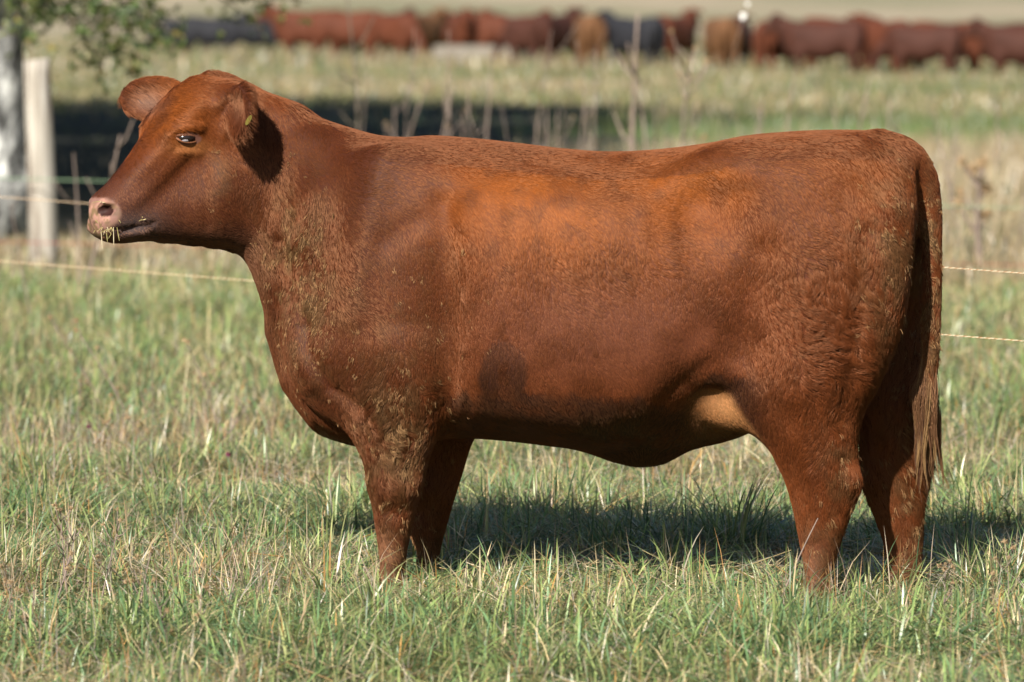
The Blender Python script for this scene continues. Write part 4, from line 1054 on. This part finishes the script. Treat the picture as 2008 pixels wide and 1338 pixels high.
# pale concrete feed trough
def trough():
    Y = 150; c = at(955, 0, Y); root = empty('feed_trough', (c.x, Y, 0)); root.rotation_euler = (0, 0, R(-38)); tag(root, 'long pale concrete feed trough standing before the far cattle', 'trough')
    m = simple('pale_concrete', (0.17, 0.15, 0.125), 0.9, 0.1, 0.25, 3)
    Lh, W_, H_, t = 1.45, 0.36, 0.42, 0.07
    def box(nm, x0, x1, y0, y1, z0, z1, flare=0.0):
        V = [(x0, y0, z0), (x1, y0, z0), (x1, y1, z0), (x0, y1, z0), (x0, y0 - flare, z1), (x1, y0 - flare, z1), (x1, y1 + flare, z1), (x0, y1 + flare, z1)]
        mesh_obj(nm, V, [(3, 2, 1, 0), (4, 5, 6, 7), (0, 1, 5, 4), (1, 2, 6, 5), (2, 3, 7, 6), (3, 0, 4, 7)], m, root)
    box('trough_floor', -Lh, Lh, -W_ + t, W_ - t, 0.08, 0.16)
    box('side_wall', -Lh, Lh, -W_, -W_ + t - 0.003, 0.0, H_); box('side_wall', -Lh, Lh, W_ - t + 0.003, W_, 0.0, H_)
    box('end_wall', -Lh - t, -Lh - 0.003, -W_, W_, 0.0, H_ * 0.96); box('end_wall', Lh + 0.003, Lh + t, -W_, W_, 0.0, H_ * 0.96)
trough()
# a few clover blooms in the left grass
bloom_m = simple('clover_bloom', (0.13, 0.035, 0.06), 0.8, 0.1, 0.3, 200)
for px, py, lab in ((66, 704, 'purple clover bloom at the left edge of the grass'), (172, 838, 'purple clover bloom below the leaning dry stems'), (446, 893, 'purple clover bloom nearest the front legs')):
    Y = FPX * CAM_H / (py + 70 - HOR); q = at(px, py, Y)
    root = empty('clover_flower', (q.x, Y, 0)); tag(root, lab, 'flower')
    v, f = tube([(0, 0, 0), (0.004, 0, q.z * 0.6), (0, 0, q.z)], [0.0012] * 3, 5); mesh_obj('stem', v, f, grn, root)
    v, f = seed_head(Vector((0, 0, q.z)), 0.011); v2, f2 = seed_head(Vector((0, 0, q.z)), 0.010); v, f = join([(v, f), (v2, f2)]); mesh_obj('bloom', v, f, bloom_m, root)
# ------------------------------------------------------------------ grass
GREENS = np.array([(0.19, 0.265, 0.085), (0.135, 0.225, 0.095), (0.235, 0.285, 0.095), (0.09, 0.155, 0.065), (0.30, 0.31, 0.125)])
DRYS = np.array([(0.56, 0.44, 0.23), (0.46, 0.36, 0.20), (0.46, 0.26, 0.085), (0.40, 0.35, 0.26), (0.62, 0.53, 0.34), (0.26, 0.18, 0.10)])
def pick(tbl, n, p=None):
    return tbl[rng.choice(len(tbl), n, p=p)]
def blades(xy, h, w, lean, cols, segs=3, flop=0.6, ang=None):
    """curved tapering ribbons; returns verts, loops, sizes, colours"""
    n = len(xy)
    z0 = ground_z(xy[:, 0], xy[:, 1]) - 0.01
    a = rng.random(n) * 2 * np.pi if ang is None else ang + rng.normal(0, 0.55, n)
    ld = np.stack([np.cos(a), np.sin(a)], 1)
    fa = a + np.pi / 2 + rng.normal(0, 0.5, n); wd = np.stack([np.cos(fa), np.sin(fa)], 1)
    V = np.zeros((n, 2 * segs + 1, 3), np.float32); C = np.zeros((n, 2 * segs + 1, 3), np.float32)
    curve = 0.4 + flop * rng.random(n)
    for j in range(segs + 1):
        t = j / segs
        off = lean * h * (0.35 * t + curve * t ** 2.2)
        zz = h * (t - 0.42 * np.clip(lean, 0, 1.6) * curve * t ** 2.4)
        cx = xy[:, 0] + ld[:, 0] * off; cy = xy[:, 1] + ld[:, 1] * off; cz = z0 + zz
        if j < segs:
            hw = w * 0.5 * (1 - 0.55 * t ** 1.5)
            for s, k in ((-1, 0), (1, 1)):
                V[:, 2 * j + k] = np.stack([cx + s * wd[:, 0] * hw, cy + s * wd[:, 1] * hw, cz], 1)
                C[:, 2 * j + k] = cols
        else:
            V[:, 2 * segs] = np.stack([cx, cy, cz], 1); C[:, 2 * segs] = cols
    nv = 2 * segs + 1; base = (np.arange(n) * nv)[:, None]
    lp = []; sz = []
    for j in range(segs - 1):
        lp.append(base + np.array([[2 * j, 2 * j + 1, 2 * j + 3, 2 * j + 2]])); sz.append(4)
    lp.append(base + np.array([[2 * segs - 2, 2 * segs - 1, 2 * segs]])); sz.append(3)
    return V.reshape(-1, 3), np.concatenate(lp, 1).ravel(), np.tile(np.array(sz), n), C.reshape(-1, 3)
def merge(sets):
    V, Lp, Sz, C = [], [], [], []; o = 0
    for v, l, s, c in sets:
        V.append(v); Lp.append(l + o); Sz.append(s); C.append(c); o += len(v)
    return np.concatenate(V), np.concatenate(Lp), np.concatenate(Sz), np.concatenate(C)
def scatter(n, y0, y1, margin, clump=0.0):
    """points spread evenly over the strip of ground that lies in view, with a margin to the sides"""
    y = np.sqrt(y0 ** 2 + (y1 ** 2 - y0 ** 2) * rng.random(n))
    x = (rng.random(n) * 2 - 1) * (0.0925 * y + margin)
    if clump:
        k = max(8, int(n / 22)); ci = rng.integers(0, n, k); pick_ = rng.integers(0, k, n); m = rng.random(n) < clump
        r = np.abs(rng.normal(0, 0.028, n)) * (y / 16); a = rng.random(n) * 6.283
        xx, yy = x[ci][pick_] + r * np.cos(a), y[ci][pick_] + r * np.sin(a)
        x = np.where(m, xx, x); y = np.where(m, yy, y)
        scatter.ang = np.where(m, a, rng.random(n) * 6.283)
    return np.c_[x, y]
def dryness(xy):
    return noise(xy, 1 / 0.9, 61, 2) * 0.6 + noise(xy, 1 / 3.5, 63, 1) * 0.4
def sward(n, y0, y1, margin, hmean, w, segs, clump, dry_bias, dry_h=1.0, sprawl=1.0):
    xy = scatter(n, y0, y1, margin, clump)
    d = dryness(xy) + dry_bias
    dry = rng.random(n) < np.clip((d - 0.30) * 1.6, 0.06, 0.94)
    tall = 0.35 + 1.3 * noise(xy, 1 / 0.5, 67, 2)
    h = hmean * tall * (0.35 + 0.75 * rng.random(n)) * np.where(dry, dry_h, 1.0)
    lean = np.abs(rng.normal(0.95, 0.75, n)) * sprawl; lean = np.where(dry, lean * 1.25, lean)
    cols = np.where(dry[:, None], pick(DRYS, n, (0.28, 0.24, 0.08, 0.18, 0.12, 0.10)), pick(GREENS, n)) * (0.45 + 1.0 * rng.random(n))[:, None]
    ww = w * (0.6 + 0.8 * rng.random(n)) * np.where(dry, 0.58, 1.0)
    return blades(xy, h, ww, lean, cols, segs, ang=scatter.ang)
def stems(n, y0, y1, margin):
    """thin dead stalks standing and leaning among the blades, in patches"""
    xy = scatter(n, y0, y1, margin, 0.5); keep = rng.random(n) < np.clip(2.4 * (noise(xy, 1 / 0.8, 83, 2) - 0.38) + 0.8 * (xy[:, 0] < -0.075 * xy[:, 1] + 0.45), 0.08, 1); xy = xy[keep]; n = len(xy)
    col = np.array([(0.30, 0.22, 0.15), (0.24, 0.17, 0.12), (0.40, 0.31, 0.20), (0.33, 0.27, 0.23), (0.36, 0.20, 0.08)])[rng.integers(0, 5, n)] * (0.7 + 0.6 * rng.random(n))[:, None]
    return blades(xy, 0.10 + 0.16 * rng.random(n), np.full(n, 0.0028), np.abs(rng.normal(0.6, 0.5, n)), col, 3, 0.3)
def litter(n, y0, y1, margin):
    """dead blades lying flat and crosswise in the sward"""
    xy = scatter(n, y0, y1, margin); keep = rng.random(n) < np.clip((dryness(xy) - 0.2) * 2.0, 0.1, 1); xy = xy[keep]; n = len(xy)
    z = ground_z(xy[:, 0], xy[:, 1]) + 0.012 + 0.055 * rng.random(n); a = rng.random(n) * 6.283; L = 0.03 + 0.09 * rng.random(n); w = 0.0011 + 0.0012 * rng.random(n); tilt = rng.normal(0, 0.3, n)
    d = np.stack([np.cos(a) * L, np.sin(a) * L, tilt * L], 1); s = np.stack([-np.sin(a), np.cos(a), 0 * a], 1); p = np.c_[xy, z]
    V = np.zeros((n, 6, 3))
    for e in (0, 1):
        for k in range(3):
            t = 2.0944 * k + 0.5; V[:, 3 * e + k] = p + d * e + (s * math.cos(t) + np.array((0, 0, 1)) * math.sin(t)) * (w * (1 - 0.5 * e))[:, None]
    lp = np.concatenate([np.arange(n)[:, None] * 6 + np.array([[k, (k + 1) % 3, 3 + (k + 1) % 3, 3 + k]]) for k in range(3)], 1)
    col = pick(DRYS, n, (0.30, 0.28, 0.08, 0.22, 0.12, 0.0)) * (0.7 + 0.5 * rng.random(n))[:, None]
    return V.reshape(-1, 3), lp.ravel(), np.full(3 * n, 4), np.repeat(col, 6, 0)
grass_m = tinted('grass_blade', 0.36, 0.50, 0.32)
near = [sward(30000, 11.8, 19.5, 0.6, 0.10, 0.0046, 4, 0.3, 0.06, sprawl=2.5),
        sward(104000, 11.8, 19.5, 0.6, 0.150, 0.0062, 4, 0.75, 0.03, sprawl=1.25),
        sward(50000, 11.8, 19.5, 0.55, 0.050, 0.0060, 2, 0.2, 0.25),
        sward(5000, 11.8, 19.0, 0.4, 0.20, 0.0038, 4, 0.2, 0.22, 1.1), stems(9000, 11.8, 20.5, 0.6), litter(26000, 11.8, 19.5, 0.55)]
def tussock(px, py, n, h, spread, green):
    Y = FPX * CAM_H / (py - HOR); q = at(px, py, Y); a = rng.random(n) * 6.283; r = np.abs(rng.normal(0, spread, n))
    xy = np.c_[q.x + r * np.cos(a), q.y + r * np.sin(a)]
    cols = np.where((rng.random(n) < green)[:, None], pick(GREENS, n), pick(DRYS, n)) * (0.65 + 0.5 * rng.random(n))[:, None]
    return blades(xy, h * (0.45 + 0.7 * rng.random(n)), 0.0052 * (0.6 + 0.7 * rng.random(n)), np.abs(rng.normal(0.7, 0.35, n)), cols, 5, ang=a)
for px, py, n, h, sp_, g_ in ((1440, 1105, 110, 0.27, 0.045, 0.95), (1180, 1110, 60, 0.20, 0.05, 0.9), (1000, 1120, 40, 0.18, 0.04, 0.85), (1310, 1150, 40, 0.2, 0.05, 0.7), (1700, 1190, 50, 0.2, 0.06, 0.85), (1900, 1130, 70, 0.22, 0.06, 0.85), (1960, 1180, 50, 0.2, 0.06, 0.8), (60, 960, 80, 0.24, 0.06, 0.95), (250, 1130, 60, 0.22, 0.06, 0.85), (520, 1080, 60, 0.2, 0.06, 0.85), (640, 1200, 50, 0.18, 0.05, 0.8), (560, 1320, 60, 0.2, 0.06, 0.9), (1250, 1290, 50, 0.18, 0.06, 0.8), (1600, 1330, 60, 0.2, 0.06, 0.8), (330, 1000, 50, 0.2, 0.05, 0.9), (1940, 900, 90, 0.26, 0.06, 0.95), (1880, 1000, 60, 0.2, 0.06, 0.9), (860, 1180, 40, 0.17, 0.05, 0.8)):
    near.append(tussock(px, py, n, h, sp_, g_))
for k in range(85):
    px, py = random.uniform(-60, 2070), random.uniform(860, 1380)
    near.append(tussock(px, py, random.randint(18, 46), random.uniform(0.13, 0.24), random.uniform(0.025, 0.06), random.choice((0.95, 0.85, 0.6, 0.25))))
v, l, s, c = merge(near)
tag(link('grass', np_mesh('grass', v, l, s, grass_m, False, c)), 'green and straw coloured grass round the heifer and in the foreground', 'grass', kind='stuff')
mid = [sward(92000, 19.5, 32, 1.9, 0.125, 0.0068, 2, 0.6, 0.08), sward(11000, 19.5, 32, 1.9, 0.26, 0.0050, 3, 0.2, 0.2)]
v, l, s, c = merge(mid)
tag(link('meadow_grass', np_mesh('meadow_grass', v, l, s, grass_m, False, c)), 'softer mixed meadow grass running back behind the heifer', 'grass', kind='stuff')
def straw_belt(n, y0, y1, h0, dryfrac):
    xy = scatter(n, y0, y1, 3.0, 0.7); xy = xy[rng.random(n) > 0.86 * shade_zone(xy[:, 0], xy[:, 1])]; n = len(xy)
    dry = rng.random(n) < dryfrac
    h = h0 * (0.3 + 0.9 * noise(xy, 1 / 1.4, 71, 2)) * (0.6 + 0.8 * rng.random(n))
    cols = np.where(dry[:, None], pick(DRYS, n, (0.3, 0.22, 0.02, 0.2, 0.24, 0.02)), pick(GREENS, n)) * (0.75 + 0.5 * rng.random(n))[:, None]
    cols = cols * np.array((0.66, 0.65, 0.68)); h = h * (0.34 + 0.66 * sstep(-2.3, -1.2, xy[:, 0] * 37 / xy[:, 1]))
    return blades(xy, h, np.full(n, 0.010), np.abs(rng.normal(0.35, 0.3, n)), cols, 2)
v, l, s, c = merge([straw_belt(40000, 31, 40, 0.42, 0.86), straw_belt(28000, 45, 61, 0.30, 0.96), straw_belt(22000, 62, 76, 0.24, 0.10)])
tag(link('dry_grass', np_mesh('dry_grass', v, l, s, grass_m, False, c)), 'tall bleached dry grass along the far fence line', 'grass', kind='stuff')
def far_sward(n, y0, y1, h0, dryfrac, w):
    xy = scatter(n, y0, y1, 9.0, 0.5); xy = xy[rng.random(n) > 0.80 * shade_zone(xy[:, 0], xy[:, 1])]; n = len(xy)
    dry = rng.random(n) < np.clip(dryfrac + 1.2 * (noise(xy, 1 / 7, 75, 2) - 0.5), 0.05, 0.95)
    cols = np.where(dry[:, None], pick(DRYS, n, (0.3, 0.3, 0.02, 0.2, 0.16, 0.02)), pick(GREENS, n)) * (0.75 + 0.5 * rng.random(n))[:, None]
    cols = cols * 0.60
    return blades(xy, h0 * (0.5 + rng.random(n)), np.full(n, w), np.abs(rng.normal(0.4, 0.3, n)), cols, 2)
v, l, s, c = merge([far_sward(44000, 76, 130, 0.16, 0.62, 0.03), far_sward(32000, 130, 215, 0.30, 0.70, 0.05)])
tag(link('far_pasture_grass', np_mesh('far_pasture_grass', v, l, s, grass_m, False, c)), 'blurred olive pasture grass in front of the far herd', 'grass', kind='stuff')
# clover and other small broad leaves low in the sward
n = 14000
xy = scatter(n, 12, 22, 0.5, 0.75)
z = ground_z(xy[:, 0], xy[:, 1]) + 0.015 + 0.05 * rng.random(n)
r = 0.0035 + 0.004 * rng.random(n); a = rng.random(n) * 6.283; tl = rng.normal(0, 0.5, (n, 2))
V = np.zeros((n, 5, 3)); C = np.repeat((pick(GREENS, n) * (0.7 + 0.5 * rng.random(n))[:, None])[:, None], 5, 1)
for k in range(5):
    t = a + k * 1.2566
    dx, dy = r * np.cos(t) * (1 if k else 1.3), r * np.sin(t)
    V[:, k] = np.stack([xy[:, 0] + dx, xy[:, 1] + dy, z + dx * tl[:, 0] + dy * tl[:, 1]], 1)
tag(link('clover_leaves', np_mesh('clover_leaves', V.reshape(-1, 3), np.arange(5 * n), np.full(n, 5), grass_m, False, C.reshape(-1, 3))), 'small round clover leaves low among the near grass', 'clover', kind='stuff')
